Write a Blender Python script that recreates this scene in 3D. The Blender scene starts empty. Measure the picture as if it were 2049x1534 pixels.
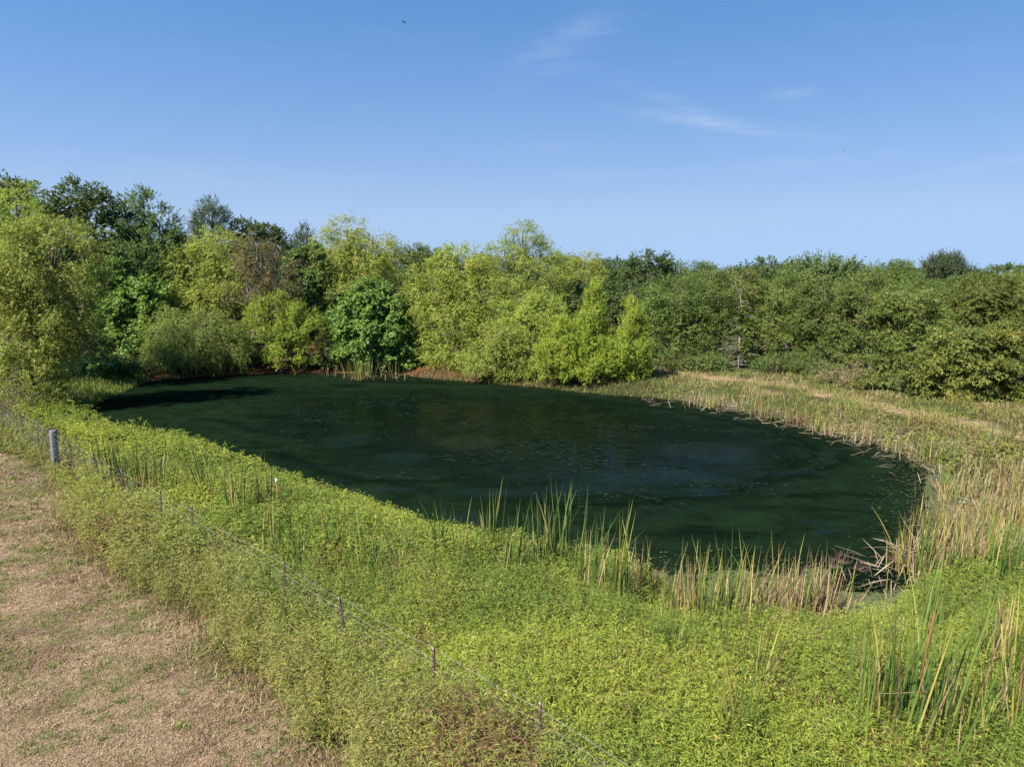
import bpy, math
import numpy as np
from mathutils import Vector

# ------------------------------------------------------------------ camera, sky, sun, exposure
scene = bpy.context.scene
COL = scene.collection
H = 6.0                       # drone height above the mown ground, metres
PITCH = math.radians(8.6)
F = 1366.0                    # focal length in photo pixels (24 mm equivalent)
CX, CY = 1024.5, 767.0

cam_d = bpy.data.cameras.new('camera')
cam_d.lens = 24.0; cam_d.sensor_width = 36.0; cam_d.sensor_fit = 'HORIZONTAL'
cam_d.clip_start = 0.1; cam_d.clip_end = 20000
cam = bpy.data.objects.new('camera', cam_d); COL.objects.link(cam)
cam.location = (0, 0, H); cam.rotation_euler = (math.radians(90) - PITCH, 0, 0)
scene.camera = cam

SUN_EL = math.radians(45)
SUN_BEHIND = math.radians(44)
S = Vector((-math.cos(SUN_EL)*math.cos(SUN_BEHIND), -math.cos(SUN_EL)*math.sin(SUN_BEHIND), math.sin(SUN_EL)))
sun_d = bpy.data.lights.new('sun', 'SUN'); sun_d.energy = 5.0; sun_d.angle = math.radians(0.53); sun_d.color = (1.0, 0.94, 0.83)
sun = bpy.data.objects.new('sun', sun_d); COL.objects.link(sun)
sun.rotation_euler = (-S).to_track_quat('-Z', 'Y').to_euler(); sun.location = (-30, -20, 60)

world = bpy.data.worlds.new('World'); scene.world = world; world.use_nodes = True
wn, wl = world.node_tree.nodes, world.node_tree.links
wn.clear()
def W(t, **k):
    n = wn.new(t)
    for a, b in k.items(): setattr(n, a, b)
    return n
def wmath(op, a, b=None):
    n = W('ShaderNodeMath', operation=op)
    for i, v in enumerate((a, b)):
        if v is None: continue
        if isinstance(v, (int, float)): n.inputs[i].default_value = v
        else: wl.new(v, n.inputs[i])
    return n.outputs[0]
sky = W('ShaderNodeTexSky', sky_type='NISHITA', sun_disc=False)
sky.sun_elevation = SUN_EL; sky.sun_rotation = math.atan2(S.x, S.y)
sky.altitude = 100; sky.air_density = 1.0; sky.dust_density = 0.3; sky.ozone_density = 3.0
tc = W('ShaderNodeTexCoord'); sep = W('ShaderNodeSeparateXYZ'); wl.new(tc.outputs['Generated'], sep.inputs[0])
az = wmath('ARCTAN2', sep.outputs[0], sep.outputs[1]); el = wmath('ARCSINE', sep.outputs[2])
comb = W('ShaderNodeCombineXYZ'); wl.new(wmath('MULTIPLY', az, 7.0), comb.inputs[0]); wl.new(wmath('MULTIPLY', el, 42.0), comb.inputs[1])
nz = W('ShaderNodeTexNoise'); nz.inputs['Scale'].default_value = 1.0; nz.inputs['Detail'].default_value = 6; nz.inputs['Roughness'].default_value = 0.62; nz.inputs['Distortion'].default_value = 0.8
wl.new(comb.outputs[0], nz.inputs['Vector'])
streak = wmath('MAXIMUM', wmath('MULTIPLY', wmath('SUBTRACT', nz.outputs[0], 0.32), 2.6), 0.0)
total = wmath('MULTIPLY', wmath('MAXIMUM', wmath('SUBTRACT', nz.outputs[0], 0.52), 0.0), 0.10)   # faint cirrus all round the sky
def pix_azel(px, py):
    a = math.atan2(px-CX, F*math.cos(PITCH) - (py-CY)*math.sin(PITCH)*1.0)
    v = Vector((px-CX, F*math.cos(PITCH) - (py-CY)*math.sin(PITCH), -F*math.sin(PITCH) - (py-CY)*math.cos(PITCH))).normalized()
    return math.atan2(v.x, v.y), math.asin(v.z)
for (px, py, su, sv, ang, amp) in ((1150, 82, 120, 34, 24, .6), (1430, 248, 150, 11, -11, 1.0), (1345, 203, 75, 11, -20, .6), (1585, 188, 36, 11, 0, .6),
                                   (1300, 345, 260, 10, 0, .35), (300, 350, 330, 22, 0, .28), (1650, 318, 150, 12, 0, .3), (1180, 295, 170, 8, 0, .25), (1980, 325, 90, 12, 8, .3)):
    a0, e0 = pix_azel(px, py); t = math.radians(ang)
    da = wmath('SUBTRACT', az, a0); de = wmath('SUBTRACT', el, e0)
    u = wmath('DIVIDE', wmath('ADD', wmath('MULTIPLY', da, math.cos(t)), wmath('MULTIPLY', de, math.sin(t))), su/F)
    v = wmath('DIVIDE', wmath('SUBTRACT', wmath('MULTIPLY', de, math.cos(t)), wmath('MULTIPLY', da, math.sin(t))), sv/F)
    g = wmath('EXPONENT', wmath('MULTIPLY', wmath('ADD', wmath('MULTIPLY', u, u), wmath('MULTIPLY', v, v)), -1.0))
    total = wmath('ADD', total, wmath('MULTIPLY', wmath('MULTIPLY', g, streak), amp*0.3))
total = wmath('MINIMUM', total, 0.6)
mixc = W('ShaderNodeMix', data_type='RGBA'); wl.new(total, mixc.inputs[0]); wl.new(sky.outputs[0], mixc.inputs[6]); mixc.inputs[7].default_value = (4.2, 4.6, 5.2, 1)
bg = W('ShaderNodeBackground'); bg.inputs[1].default_value = 0.075; wl.new(mixc.outputs[2], bg.inputs[0])
# summer haze: the low sky is a paler blue all round the horizon
hz = W('ShaderNodeMix', data_type='RGBA'); wl.new(wmath('MINIMUM', wmath('EXPONENT', wmath('MULTIPLY', wmath('MAXIMUM', el, 0.0), -4.6)), 0.68), hz.inputs[0])
sv = W('ShaderNodeCombineXYZ'); wl.new(sep.outputs[0], sv.inputs[0]); wl.new(sep.outputs[1], sv.inputs[1]); wl.new(wmath('MULTIPLY_ADD', wmath('MAXIMUM', sep.outputs[2], 0.0), 0.9), sv.inputs[2])
sv.inputs[2].links[0].from_node.inputs[2].default_value = 0.35
nv = W('ShaderNodeVectorMath', operation='NORMALIZE'); wl.new(sv.outputs[0], nv.inputs[0]); wl.new(nv.outputs[0], sky.inputs[0])
tn = W('ShaderNodeMix', data_type='RGBA', blend_type='MULTIPLY'); tn.inputs[0].default_value = 1.0; wl.new(sky.outputs[0], tn.inputs[6]); tn.inputs[7].default_value = (0.05, 0.78, 1.25, 1)
wl.new(tn.outputs[2], hz.inputs[6]); hz.inputs[7].default_value = (3.35, 4.05, 4.85, 1); wl.new(hz.outputs[2], mixc.inputs[6])
wo = W('ShaderNodeOutputWorld'); wl.new(bg.outputs[0], wo.inputs[0])

vs = scene.view_settings
vs.view_transform = 'Standard'; vs.look = 'None'; vs.gamma = 1.0; vs.use_curve_mapping = False
vs.exposure = 1.3
scene.render.engine = 'CYCLES'
cy = scene.cycles
cy.max_bounces = 6; cy.diffuse_bounces = 3; cy.glossy_bounces = 3; cy.transmission_bounces = 4; cy.transparent_max_bounces = 4
cy.use_denoising = True
cy.sample_clamp_indirect = 6.0

# ------------------------------------------------------------------ helpers
rng = np.random.default_rng(7)
def ray(px, py):
    return np.array([px-CX, F*math.cos(PITCH) - (py-CY)*math.sin(PITCH), -F*math.sin(PITCH) - (py-CY)*math.cos(PITCH)])
def on_ground(px, py, z=0.0):          # where the line of sight meets the level z
    r = ray(px, py); t = (z-H)/r[2]; return np.array([r[0]*t, r[1]*t, z])
def at_depth(px, py, Y):               # a point on the line of sight at distance Y north
    r = ray(px, py); t = Y/r[1]; return np.array([r[0]*t, Y, H + r[2]*t])
def px_size(py, Y):                    # metres per photo pixel at that distance
    return Y/ray(CX, py)[1]

def hash2(ix, iy, seed):
    n = (ix*374761393 + iy*668265263 + seed*1442695041) & 0x7fffffff
    n = ((n ^ (n >> 13))*1274126177) & 0x7fffffff
    n = (n ^ (n >> 16)) & 0xffff
    return n/65535.0
def vnoise(x, y, seed=0):
    x = np.asarray(x, float); y = np.asarray(y, float)
    ix = np.floor(x).astype(np.int64); iy = np.floor(y).astype(np.int64)
    fx = x-ix; fy = y-iy; fx = fx*fx*(3-2*fx); fy = fy*fy*(3-2*fy)
    a = hash2(ix, iy, seed); b = hash2(ix+1, iy, seed); c = hash2(ix, iy+1, seed); d = hash2(ix+1, iy+1, seed)
    return a*(1-fx)*(1-fy) + b*fx*(1-fy) + c*(1-fx)*fy + d*fx*fy
def fbm(x, y, seed=0, oct=4):
    s = 0; a = 0.5
    for k in range(oct):
        s = s + a*vnoise(x*2**k, y*2**k, seed+k*17); a *= 0.5
    return s/(1-0.5**oct)
def smooth(a, b, x):
    t = np.clip((x-a)/(b-a), 0, 1); return t*t*(3-2*t)
def inside(poly, x, y):
    r = np.zeros(np.shape(x), bool); n = len(poly)
    for i in range(n):
        x1, y1 = poly[i][:2]; x2, y2 = poly[(i+1) % n][:2]
        if y1 == y2: continue
        c = ((y1 > y) != (y2 > y)) & (x < (x2-x1)*(y-y1)/(y2-y1)+x1); r ^= c
    return r
def dist_line(pts, x, y, closed=False):
    d = np.full(np.shape(x), 1e9); n = len(pts)
    for i in range(n if closed else n-1):
        x1, y1 = pts[i][:2]; x2, y2 = pts[(i+1) % n][:2]
        dx, dy = x2-x1, y2-y1; L = dx*dx+dy*dy+1e-12
        t = np.clip(((x-x1)*dx+(y-y1)*dy)/L, 0, 1)
        d = np.minimum(d, np.hypot(x-x1-t*dx, y-y1-t*dy))
    return d
def unit(v):
    return v/np.maximum(np.linalg.norm(v, axis=-1, keepdims=True), 1e-9)

def link(o, parent=None):
    COL.objects.link(o)
    if parent: o.parent = parent
    return o
def mesh_obj(name, V, Fq, mat, parent=None, col=None, smooth_shade=False, loc=None):
    """V (n,3), Fq (m,3|4) int array, col (n,3) optional"""
    me = bpy.data.meshes.new(name); V = np.asarray(V, np.float32); Fq = np.asarray(Fq, np.int32)
    k = Fq.shape[1]
    me.vertices.add(len(V)); me.vertices.foreach_set('co', V.ravel())
    me.loops.add(Fq.size); me.loops.foreach_set('vertex_index', Fq.ravel())
    me.polygons.add(len(Fq)); me.polygons.foreach_set('loop_start', np.arange(0, Fq.size, k, dtype=np.int32))
    me.update(calc_edges=True)
    if smooth_shade: me.polygons.foreach_set('use_smooth', np.ones(len(Fq), bool))
    if col is not None:
        a = me.color_attributes.new('Col', 'FLOAT_COLOR', 'POINT')
        c = np.ones((len(V), 4), np.float32); c[:, :3] = col; a.data.foreach_set('color', c.ravel())
    me.materials.append(mat)
    o = bpy.data.objects.new(name, me)
    if loc is not None: o.location = loc
    return link(o, parent)
def empty(name, loc, rz=0.0, sc=(1, 1, 1)):
    o = bpy.data.objects.new(name, None); o.location = loc; o.rotation_euler = (0, 0, rz); o.scale = sc
    o.empty_display_size = 0.2
    return link(o)
def tag(o, label=None, cat=None, group=None, kind=None):
    if label: o['label'] = label
    if cat: o['category'] = cat
    if group: o['group'] = group
    if kind: o['kind'] = kind
    return o
def tubes(paths, radii, sides=5):
    """several polyline tubes in one vert/face list"""
    V, Q = [], []; off = 0
    for P, R in zip(paths, radii):
        P = np.asarray(P, float); R = np.broadcast_to(np.asarray(R, float), (len(P),))
        T = np.gradient(P, axis=0); T = unit(T)
        ref = np.where(np.abs(T[:, 2:3]) > 0.9, np.array([[1., 0, 0]]), np.array([[0, 0, 1.]]))
        A = unit(np.cross(T, ref)); B = np.cross(T, A)
        an = np.linspace(0, 2*np.pi, sides, endpoint=False)
        ring = P[:, None, :] + R[:, None, None]*(np.cos(an)[None, :, None]*A[:, None, :] + np.sin(an)[None, :, None]*B[:, None, :])
        V.append(ring.reshape(-1, 3)); n = len(P)
        i = np.arange(n-1)[:, None]*sides; j = np.arange(sides)[None, :]; j2 = (j+1) % sides
        Q.append((off + np.stack([i+j, i+j2, i+sides+j2, i+sides+j], -1)).reshape(-1, 4)); off += n*sides
    return np.concatenate(V), np.concatenate(Q)
def leaves(P, D, N, L, Wd, C, tipdrop=0.0, cvar=None):
    """one kite per row -> verts, quads, colours"""
    D = unit(D); Sd = unit(np.cross(D, N)); n = len(P)
    L = np.broadcast_to(L, (n,))[:, None]; Wd = np.broadcast_to(Wd, (n,))[:, None]
    mid = P + D*L*0.42
    tip = P + D*L; tip = tip - np.array([0, 0, 1.])*L*tipdrop
    V = np.stack([P, mid+Sd*Wd*0.5, tip, mid-Sd*Wd*0.5], 1).reshape(-1, 3)
    return V, np.arange(4*n, dtype=np.int32).reshape(-1, 4), np.repeat(C, 4, axis=0)
def tri_leaves(P, D, N, L, Wd, C):
    D = unit(D); Sd = unit(np.cross(D, N)); n = len(P)
    L = np.broadcast_to(L, (n,))[:, None]; Wd = np.broadcast_to(Wd, (n,))[:, None]; b = P + D*L*.12
    V = np.stack([b+Sd*Wd*.5, P+D*L, b-Sd*Wd*.5], 1).reshape(-1, 3)
    return V, np.arange(3*n, dtype=np.int32).reshape(-1, 3), np.repeat(C, 3, axis=0)
def bent(P, D, N, L, Wd, C, drop):
    """arching blade of two quads"""
    D = unit(D); Sd = unit(np.cross(D, N)); n = len(P)
    L = np.broadcast_to(L, (n,))[:, None]; Wd = np.broadcast_to(Wd, (n,))[:, None]; drop = np.broadcast_to(drop, (n,))[:, None]
    z = np.array([0, 0, 1.])
    m1 = P + D*L*0.55 - z*L*drop*0.3; t = P + D*L - z*L*drop
    V = np.stack([P-Sd*Wd*.25, P+Sd*Wd*.25, m1+Sd*Wd*.5, m1-Sd*Wd*.5, t+Sd*Wd*.04, t-Sd*Wd*.04], 1).reshape(-1, 3)
    b = (np.arange(n)*6)[:, None]
    Q = np.stack([b+np.array([[0, 1, 2, 3]]), b+np.array([[3, 2, 4, 5]])], 1).reshape(-1, 4)
    return V, Q, np.repeat(C, 6, axis=0)
def join(parts):
    V, Q, C = [], [], []; off = 0
    for v, q, c in parts:
        V.append(v); Q.append(q+off); C.append(c); off += len(v)
    return np.concatenate(V), np.concatenate(Q), np.concatenate(C)
def rand_dir(n, r=rng):
    return unit(r.normal(size=(n, 3)))

# ------------------------------------------------------------------ materials
def new_mat(name):
    m = bpy.data.materials.new(name); m.use_nodes = True; n = m.node_tree.nodes; n.clear()
    return m, n, m.node_tree.links
def leaf_mat(name, trans=0.35, rough=0.5, spec=0.25):
    m, n, l = new_mat(name)
    at = n.new('ShaderNodeAttribute'); at.attribute_name = 'Col'
    p = n.new('ShaderNodeBsdfPrincipled'); p.inputs['Roughness'].default_value = rough; p.inputs['Specular IOR Level'].default_value = spec
    l.new(at.outputs['Color'], p.inputs['Base Color'])
    t = n.new('ShaderNodeBsdfTranslucent')
    g = n.new('ShaderNodeMix'); g.data_type = 'RGBA'; g.blend_type = 'MULTIPLY'; g.inputs[0].default_value = 1.0
    l.new(at.outputs['Color'], g.inputs[6]); g.inputs[7].default_value = (1.25, 1.25, 0.7, 1); l.new(g.outputs[2], t.inputs[0])
    mx = n.new('ShaderNodeMixShader'); mx.inputs[0].default_value = trans
    l.new(p.outputs[0], mx.inputs[1]); l.new(t.outputs[0], mx.inputs[2])
    o = n.new('ShaderNodeOutputMaterial'); l.new(mx.outputs[0], o.inputs[0])
    return m
def noisy_mat(name, c1, c2, scale=8, rough=0.8, bump=0.3, spec=0.3, metallic=0.0, stretch=(1, 1, 1), objrand=0.0):
    m, n, l = new_mat(name)
    tcn = n.new('ShaderNodeTexCoord'); mp = n.new('ShaderNodeMapping'); mp.inputs['Scale'].default_value = stretch
    l.new(tcn.outputs['Object'], mp.inputs[0])
    nt = n.new('ShaderNodeTexNoise'); nt.inputs['Scale'].default_value = scale; nt.inputs['Detail'].default_value = 6; nt.inputs['Roughness'].default_value = 0.65
    l.new(mp.outputs[0], nt.inputs['Vector'])
    rmp = n.new('ShaderNodeValToRGB'); rmp.color_ramp.elements[0].position = 0.3; rmp.color_ramp.elements[1].position = 0.7
    rmp.color_ramp.elements[0].color = (*c1, 1); rmp.color_ramp.elements[1].color = (*c2, 1)
    fac = nt.outputs[0]
    if objrand:
        oi = n.new('ShaderNodeObjectInfo'); ma = n.new('ShaderNodeMath'); ma.operation = 'MULTIPLY_ADD'
        l.new(oi.outputs['Random'], ma.inputs[0]); ma.inputs[1].default_value = objrand
        sb = n.new('ShaderNodeMath'); sb.operation = 'SUBTRACT'; l.new(nt.outputs[0], sb.inputs[0]); sb.inputs[1].default_value = objrand*0.5
        l.new(sb.outputs[0], ma.inputs[2]); fac = ma.outputs[0]
    l.new(fac, rmp.inputs[0])
    p = n.new('ShaderNodeBsdfPrincipled'); p.inputs['Roughness'].default_value = rough; p.inputs['Specular IOR Level'].default_value = spec; p.inputs['Metallic'].default_value = metallic
    l.new(rmp.outputs[0], p.inputs['Base Color'])
    b = n.new('ShaderNodeBump'); b.inputs['Strength'].default_value = bump; b.inputs['Distance'].default_value = 0.02
    l.new(nt.outputs[0], b.inputs['Height']); l.new(b.outputs[0], p.inputs['Normal'])
    o = n.new('ShaderNodeOutputMaterial'); l.new(p.outputs[0], o.inputs[0])
    return m
M_LEAF = leaf_mat('foliage', 0.33, 0.5, 0.22)
M_WEED = leaf_mat('weed_leaf', 0.34, 0.45, 0.28)
M_GRASS = leaf_mat('grass_blade', 0.25, 0.6, 0.2)
M_BARK = noisy_mat('grey_bark', (0.07, 0.055, 0.042), (0.2, 0.17, 0.14), 14, 0.9, 0.6, 0.2, stretch=(1, 1, .25))
M_PALE = noisy_mat('pale_dead_wood', (0.12, 0.1, 0.085), (0.28, 0.25, 0.22), 10, 0.9, 0.4, 0.2, stretch=(1, 1, .3))
M_SNAG = noisy_mat('grey_dead_wood', (0.1, 0.088, 0.075), (0.26, 0.235, 0.21), 10, 0.9, 0.4, 0.2, stretch=(1, 1, .3))
M_REED_G = noisy_mat('reed_green', (0.04, 0.08, 0.015), (0.105, 0.15, 0.025), 3, 0.5, 0.0, 0.3, objrand=0.5)
M_REED_Y = noisy_mat('reed_yellow', (0.12, 0.14, 0.022), (0.25, 0.2, 0.05), 3, 0.55, 0.0, 0.3, objrand=0.5)
M_REED_D = noisy_mat('reed_dry', (0.13, 0.072, 0.038), (0.31, 0.215, 0.125), 3, 0.7, 0.0, 0.2, objrand=0.6)
M_SPIKE = noisy_mat('cattail_spike_brown', (0.12, 0.055, 0.025), (0.24, 0.13, 0.07), 30, 0.95, 0.5, 0.1)
M_POSTWOOD = noisy_mat('weathered_post_wood', (0.07, 0.078, 0.08), (0.2, 0.21, 0.21), 9, 0.85, 0.7, 0.25, stretch=(3, 3, .35))
M_TPOST = noisy_mat('rusty_steel_post', (0.03, 0.022, 0.02), (0.12, 0.06, 0.045), 14, 0.7, 0.4, 0.4, 0.2)
M_REDPOST = noisy_mat('red_painted_post', (0.18, 0.045, 0.03), (0.3, 0.1, 0.06), 14, 0.7, 0.3, 0.3)
M_WHITE = noisy_mat('white_paint', (0.6, 0.58, 0.55), (0.8, 0.79, 0.76), 20, 0.6, 0.1, 0.4)
M_WIRE = noisy_mat('galvanised_wire', (0.2, 0.2, 0.2), (0.36, 0.36, 0.36), 20, 0.6, 0.1, 0.4, 0.2)
M_BIRD = noisy_mat('dark_feathers', (0.012, 0.011, 0.011), (0.04, 0.036, 0.034), 20, 0.8, 0.2, 0.2)
M_MUD = noisy_mat('wet_mud', (0.018, 0.012, 0.01), (0.06, 0.04, 0.03), 12, 0.7, 0.8, 0.3)

# ------------------------------------------------------------------ pond outline and terrain
WL = -0.45
far_px = [(178, 842), (196, 806), (262, 776), (330, 759), (450, 752), (560, 747), (690, 747), (800, 750), (870, 759), (960, 766),
          (1080, 776), (1200, 790), (1310, 796), (1420, 810), (1530, 828), (1620, 852), (1700, 872), (1760, 890), (1815, 902), (1880, 935),
          (1950, 962), (2012, 985), (2060, 1040), (2040, 1105), (1965, 1150), (1895, 1185)]
near_px = [(1815, 1232), (1690, 1250), (1560, 1250), (1400, 1222), (1300, 1165), (1220, 1130), (1120, 1105), (1000, 1085), (905, 1068), (850, 1055), (780, 1026),
           (700, 996), (620, 975), (550, 950), (500, 928), (430, 902), (370, 880), (300, 868), (230, 862)]
pond = [on_ground(x, y, WL)[:2] for x, y in far_px] + [on_ground(x, y, -0.1)[:2] for x, y in near_px]
mow_px = [(-500, 760), (-160, 850), (0, 905), (60, 925), (112, 962), (142, 1010), (128, 1070), (200, 1135), (262, 1175), (330, 1212), (385, 1255),
          (432, 1295), (480, 1345), (535, 1402), (605, 1445), (645, 1495), (705, 1540), (800, 1640), (900, 1800)]
mow_line = [on_ground(x, y)[:2] for x, y in mow_px]
mown = mow_line + [np.array([2.0, 0.5]), np.array([2.0, -40.]), np.array([-80., -40.]), np.array([-80., 40.])]
trail_px = [(1322, 742), (1480, 757), (1600, 772), (1750, 803), (1900, 838), (2049, 872), (2400, 960)]
trail = [on_ground(x, y, 0.1)[:2] for x, y in trail_px]

def pond_sd(x, y):
    d = dist_line(pond, x, y, True); return np.where(inside(pond, x, y), -d, d)
def height(x, y):
    x = np.asarray(x, float); y = np.asarray(y, float)
    sd = pond_sd(x, y) + (fbm(x*0.9, y*0.9, 3)-0.5)*0.7
    z = np.where(sd < 0, WL - np.minimum(1.3, -sd*0.35) - 0.03, WL - 0.03 + (0.03-WL)*smooth(0.0, 2.2, sd))
    z = z + (fbm(x*0.25, y*0.25, 11)-0.5)*0.22*smooth(1.0, 4.0, sd)
    # earth bank (red clay) along the far shore, woods rising a little behind
    z = z + 0.55*smooth(0.6, 6.0, sd)*smooth(36, 44, y)*smooth(12, 4, x)
    z = z + np.clip(y-60, 0, 500)*0.004
    return z
def height1(x, y): return float(height(np.array([x]), np.array([y]))[0])

def graded(lo, hi, step, far_lo, far_hi, n):
    mid = np.arange(lo, hi+1e-6, step)
    a = lo - np.geomspace(step*2, lo-far_lo, n)[::-1]; b = hi + np.geomspace(step*2, far_hi-hi, n)
    return np.concatenate([a, mid, b])
xs = graded(-34, 34, 0.3, -4000, 4000, 28); ys = graded(2, 62, 0.3, -600, 6000, 30)
GX, GY = np.meshgrid(xs, ys); gx, gy = GX.ravel(), GY.ravel(); gz = height(gx, gy)
sd = pond_sd(gx, gy)
def in_mown(x, y):
    return inside(mown, x + (fbm(x*1.1, y*1.1, 211)-.5)*1.3, y + (fbm(x*1.1, y*1.1, 223)-.5)*1.3)
is_mown = in_mown(gx, gy)
patch = fbm(gx*0.55, gy*0.55, 21, 5); patch2 = fbm(gx*1.7, gy*1.7, 31, 4)
def mixc3(a, b, t): return np.asarray(a)*(1-t[:, None]) + np.asarray(b)*t[:, None]
def mown_col(x, y):
    p1 = fbm(x*0.5, y*0.5, 21, 4); p2 = fbm(x*1.5, y*1.5, 31, 4); p3 = fbm(x*3.1+7, y*3.1, 41, 3)
    c = mixc3((0.385, 0.272, 0.165), (0.285, 0.185, 0.115), smooth(.4, .65, p2))
    g = smooth(.5, .62, 0.45*p1+0.55*p3)
    c = mixc3(c, (0.17, 0.175, 0.05), g*0.8)
    b = smooth(.62, .72, p2*0.5+p1*0.5)
    return mixc3(c, (0.32, 0.23, 0.15), b*0.8)*0.8
gc = np.tile(np.array([[0.10, 0.085, 0.035]]), (len(gx), 1))
gc = mixc3(gc, (0.07, 0.075, 0.025), smooth(.35, .6, patch))
mc = mown_col(gx, gy); gc[is_mown] = mc[is_mown]
tr = .8*smooth(1.2, 0.3, dist_line(trail, gx, gy) + (patch2-.5)*3.0); gc = mixc3(gc, (0.42, 0.28, 0.16), tr)
clay = smooth(2.6, 0.5, np.abs(sd-0.6))*smooth(38, 44, gy)*smooth(6, 1, gx)
gc = mixc3(gc, (0.15, 0.062, 0.032), clay)
mud = smooth(0.9, -0.3, sd)*(1-clay); gc = mixc3(gc, (0.045, 0.035, 0.022), mud)
nx, ny = len(xs), len(ys)
ii = (np.arange(ny-1)[:, None]*nx + np.arange(nx-1)[None, :])
GQ = np.stack([ii, ii+1, ii+nx+1, ii+nx], -1).reshape(-1, 4)
m, n, l = new_mat('earth_and_thatch')
at = n.new('ShaderNodeAttribute'); at.attribute_name = 'Col'
tcn = n.new('ShaderNodeTexCoord')
n1 = n.new('ShaderNodeTexNoise'); n1.inputs['Scale'].default_value = 9; n1.inputs['Detail'].default_value = 9; n1.inputs['Roughness'].default_value = 0.72
n2 = n.new('ShaderNodeTexNoise'); n2.inputs['Scale'].default_value = 45; n2.inputs['Detail'].default_value = 6
l.new(tcn.outputs['Object'], n1.inputs['Vector']); l.new(tcn.outputs['Object'], n2.inputs['Vector'])
rp = n.new('ShaderNodeMapRange'); rp.inputs[1].default_value = 0.3; rp.inputs[2].default_value = 0.7; rp.inputs[3].default_value = 0.55; rp.inputs[4].default_value = 1.3
l.new(n1.outputs[0], rp.inputs[0])
mm = n.new('ShaderNodeMix'); mm.data_type = 'RGBA'; mm.blend_type = 'MULTIPLY'; mm.inputs[0].default_value = 1
l.new(at.outputs['Color'], mm.inputs[6]); l.new(rp.outputs[0], mm.inputs[7])
p = n.new('ShaderNodeBsdfPrincipled'); p.inputs['Roughness'].default_value = 0.95; p.inputs['Specular IOR Level'].default_value = 0.1
l.new(mm.outputs[2], p.inputs['Base Color'])
add = n.new('ShaderNodeMath'); add.operation = 'ADD'; l.new(n1.outputs[0], add.inputs[0]); l.new(n2.outputs[0], add.inputs[1])
b = n.new('ShaderNodeBump'); b.inputs['Strength'].default_value = 1.0; b.inputs['Distance'].default_value = 0.06; l.new(add.outputs[0], b.inputs['Height']); l.new(b.outputs[0], p.inputs['Normal'])
o = n.new('ShaderNodeOutputMaterial'); l.new(p.outputs[0], o.inputs[0]); M_GROUND = m
ground = mesh_obj('ground', np.stack([gx, gy, gz], 1), GQ, M_GROUND, col=gc, smooth_shade=True)
tag(ground, kind='structure')

# ------------------------------------------------------------------ pond water with its algae film
pa = np.array(pond); x0, x1, y0, y1 = pa[:, 0].min()-1.5, pa[:, 0].max()+1.5, pa[:, 1].min()-1.5, pa[:, 1].max()+1.5
wx = np.arange(x0, x1, 0.16); wy = np.arange(y0, y1, 0.16)
WX, WY = np.meshgrid(wx, wy); ax, ay = WX.ravel(), WY.ravel()
wsd = pond_sd(ax, ay)
# open water: streaks, drift lines seen on the film, and the loose middle of the pond
lines_px = [[(400, 838), (450, 845), (520, 862), (585, 872), (640, 882)],
            [(540, 905), (640, 940), (760, 962), (900, 985), (1050, 1003), (1150, 1012), (1260, 1008), (1370, 998), (1440, 990), (1500, 968), (1560, 945), (1625, 918), (1630, 895), (1560, 868), (1450, 842), (1320, 818), (1150, 800)],
            [(1440, 985), (1560, 960), (1680, 930), (1690, 905)], [(860, 985), (1000, 970), (1120, 965)]]
dl = np.full(len(ax), 1e9); wob = (fbm(ax*.8, ay*.8, 51)-.5)*0.7
for ln in lines_px:
    dl = np.minimum(dl, dist_line([on_ground(x, y, WL)[:2] for x, y in ln], ax+wob, ay+wob*1.3))
mid_poly = [on_ground(x, y, WL)[:2] for x, y in [(560, 790), (800, 790), (1100, 800), (1350, 825), (1500, 850), (1600, 890), (1600, 920), (1500, 960), (1350, 990), (1150, 1000), (950, 970), (800, 930), (660, 880), (560, 840)]]
dm = dist_line(mid_poly, ax, ay, True); dm = np.where(inside(mid_poly, ax, ay), dm, -dm)
opn = 0.75*smooth(-2.0, 3.5, dm + (fbm(ax*.35, ay*.7, 61)-.5)*6)
drift = smooth(0.5, 0.05, dl)*(0.5+0.5*fbm(ax*.7, ay*.7, 71)); drift = np.maximum(drift, smooth(.56, .7, fbm(ax*.4, ay*1.5, 75))*.6)
opn = np.maximum(opn, smooth(.6, .72, fbm(ax*.5, ay*1.6, 81))*0.6)
specks = smooth(.58, .68, fbm(ax*2.2, ay*3.6, 91, 3))*opn
drift = np.maximum(drift, .9*smooth(-3.5, 3.0, dm+(fbm(ax*.3, ay*.5, 77)-.5)*5)); film = np.clip(1-opn, 0, 1); film = np.maximum(film, specks*0.8)
clear = np.zeros(len(ax))      # patches swept clear of algae
for cpx, cpy, crx, cry in ((1300, 958, 3.4, 1.3), (1190, 978, 2.4, .7), (800, 915, 1.3, 1.1), (935, 885, 1.4, 1.6), (695, 880, 1.2, 1.6), (1420, 905, 2.2, 2.0), (960, 985, 1.6, .5), (1380, 985, 1.8, .5)):
    c_ = on_ground(cpx, cpy, WL); clear = np.maximum(clear, np.exp(-((ax-c_[0])/crx)**2-((ay-c_[1])/cry)**2))
clear = smooth(.3, .75, clear*(.55+.9*fbm(ax*.9, ay*.9, 87, 5)))
wv = np.stack([ax, ay, np.full(len(ax), WL)], 1)
nwx = len(wx)
fi = (np.arange(len(wy)-1)[:, None]*nwx + np.arange(nwx-1)[None, :]).ravel()
keep = wsd[fi] < 1.2
WQ = np.stack([fi, fi+1, fi+nwx+1, fi+nwx], -1)[keep]
used, inv = np.unique(WQ, return_inverse=True); WQ = inv.reshape(-1, 4)
m, n, l = new_mat('pond_water')
at = n.new('ShaderNodeAttribute'); at.attribute_name = 'Col'
sp = n.new('ShaderNodeSeparateColor'); l.new(at.outputs['Color'], sp.inputs[0])
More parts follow.
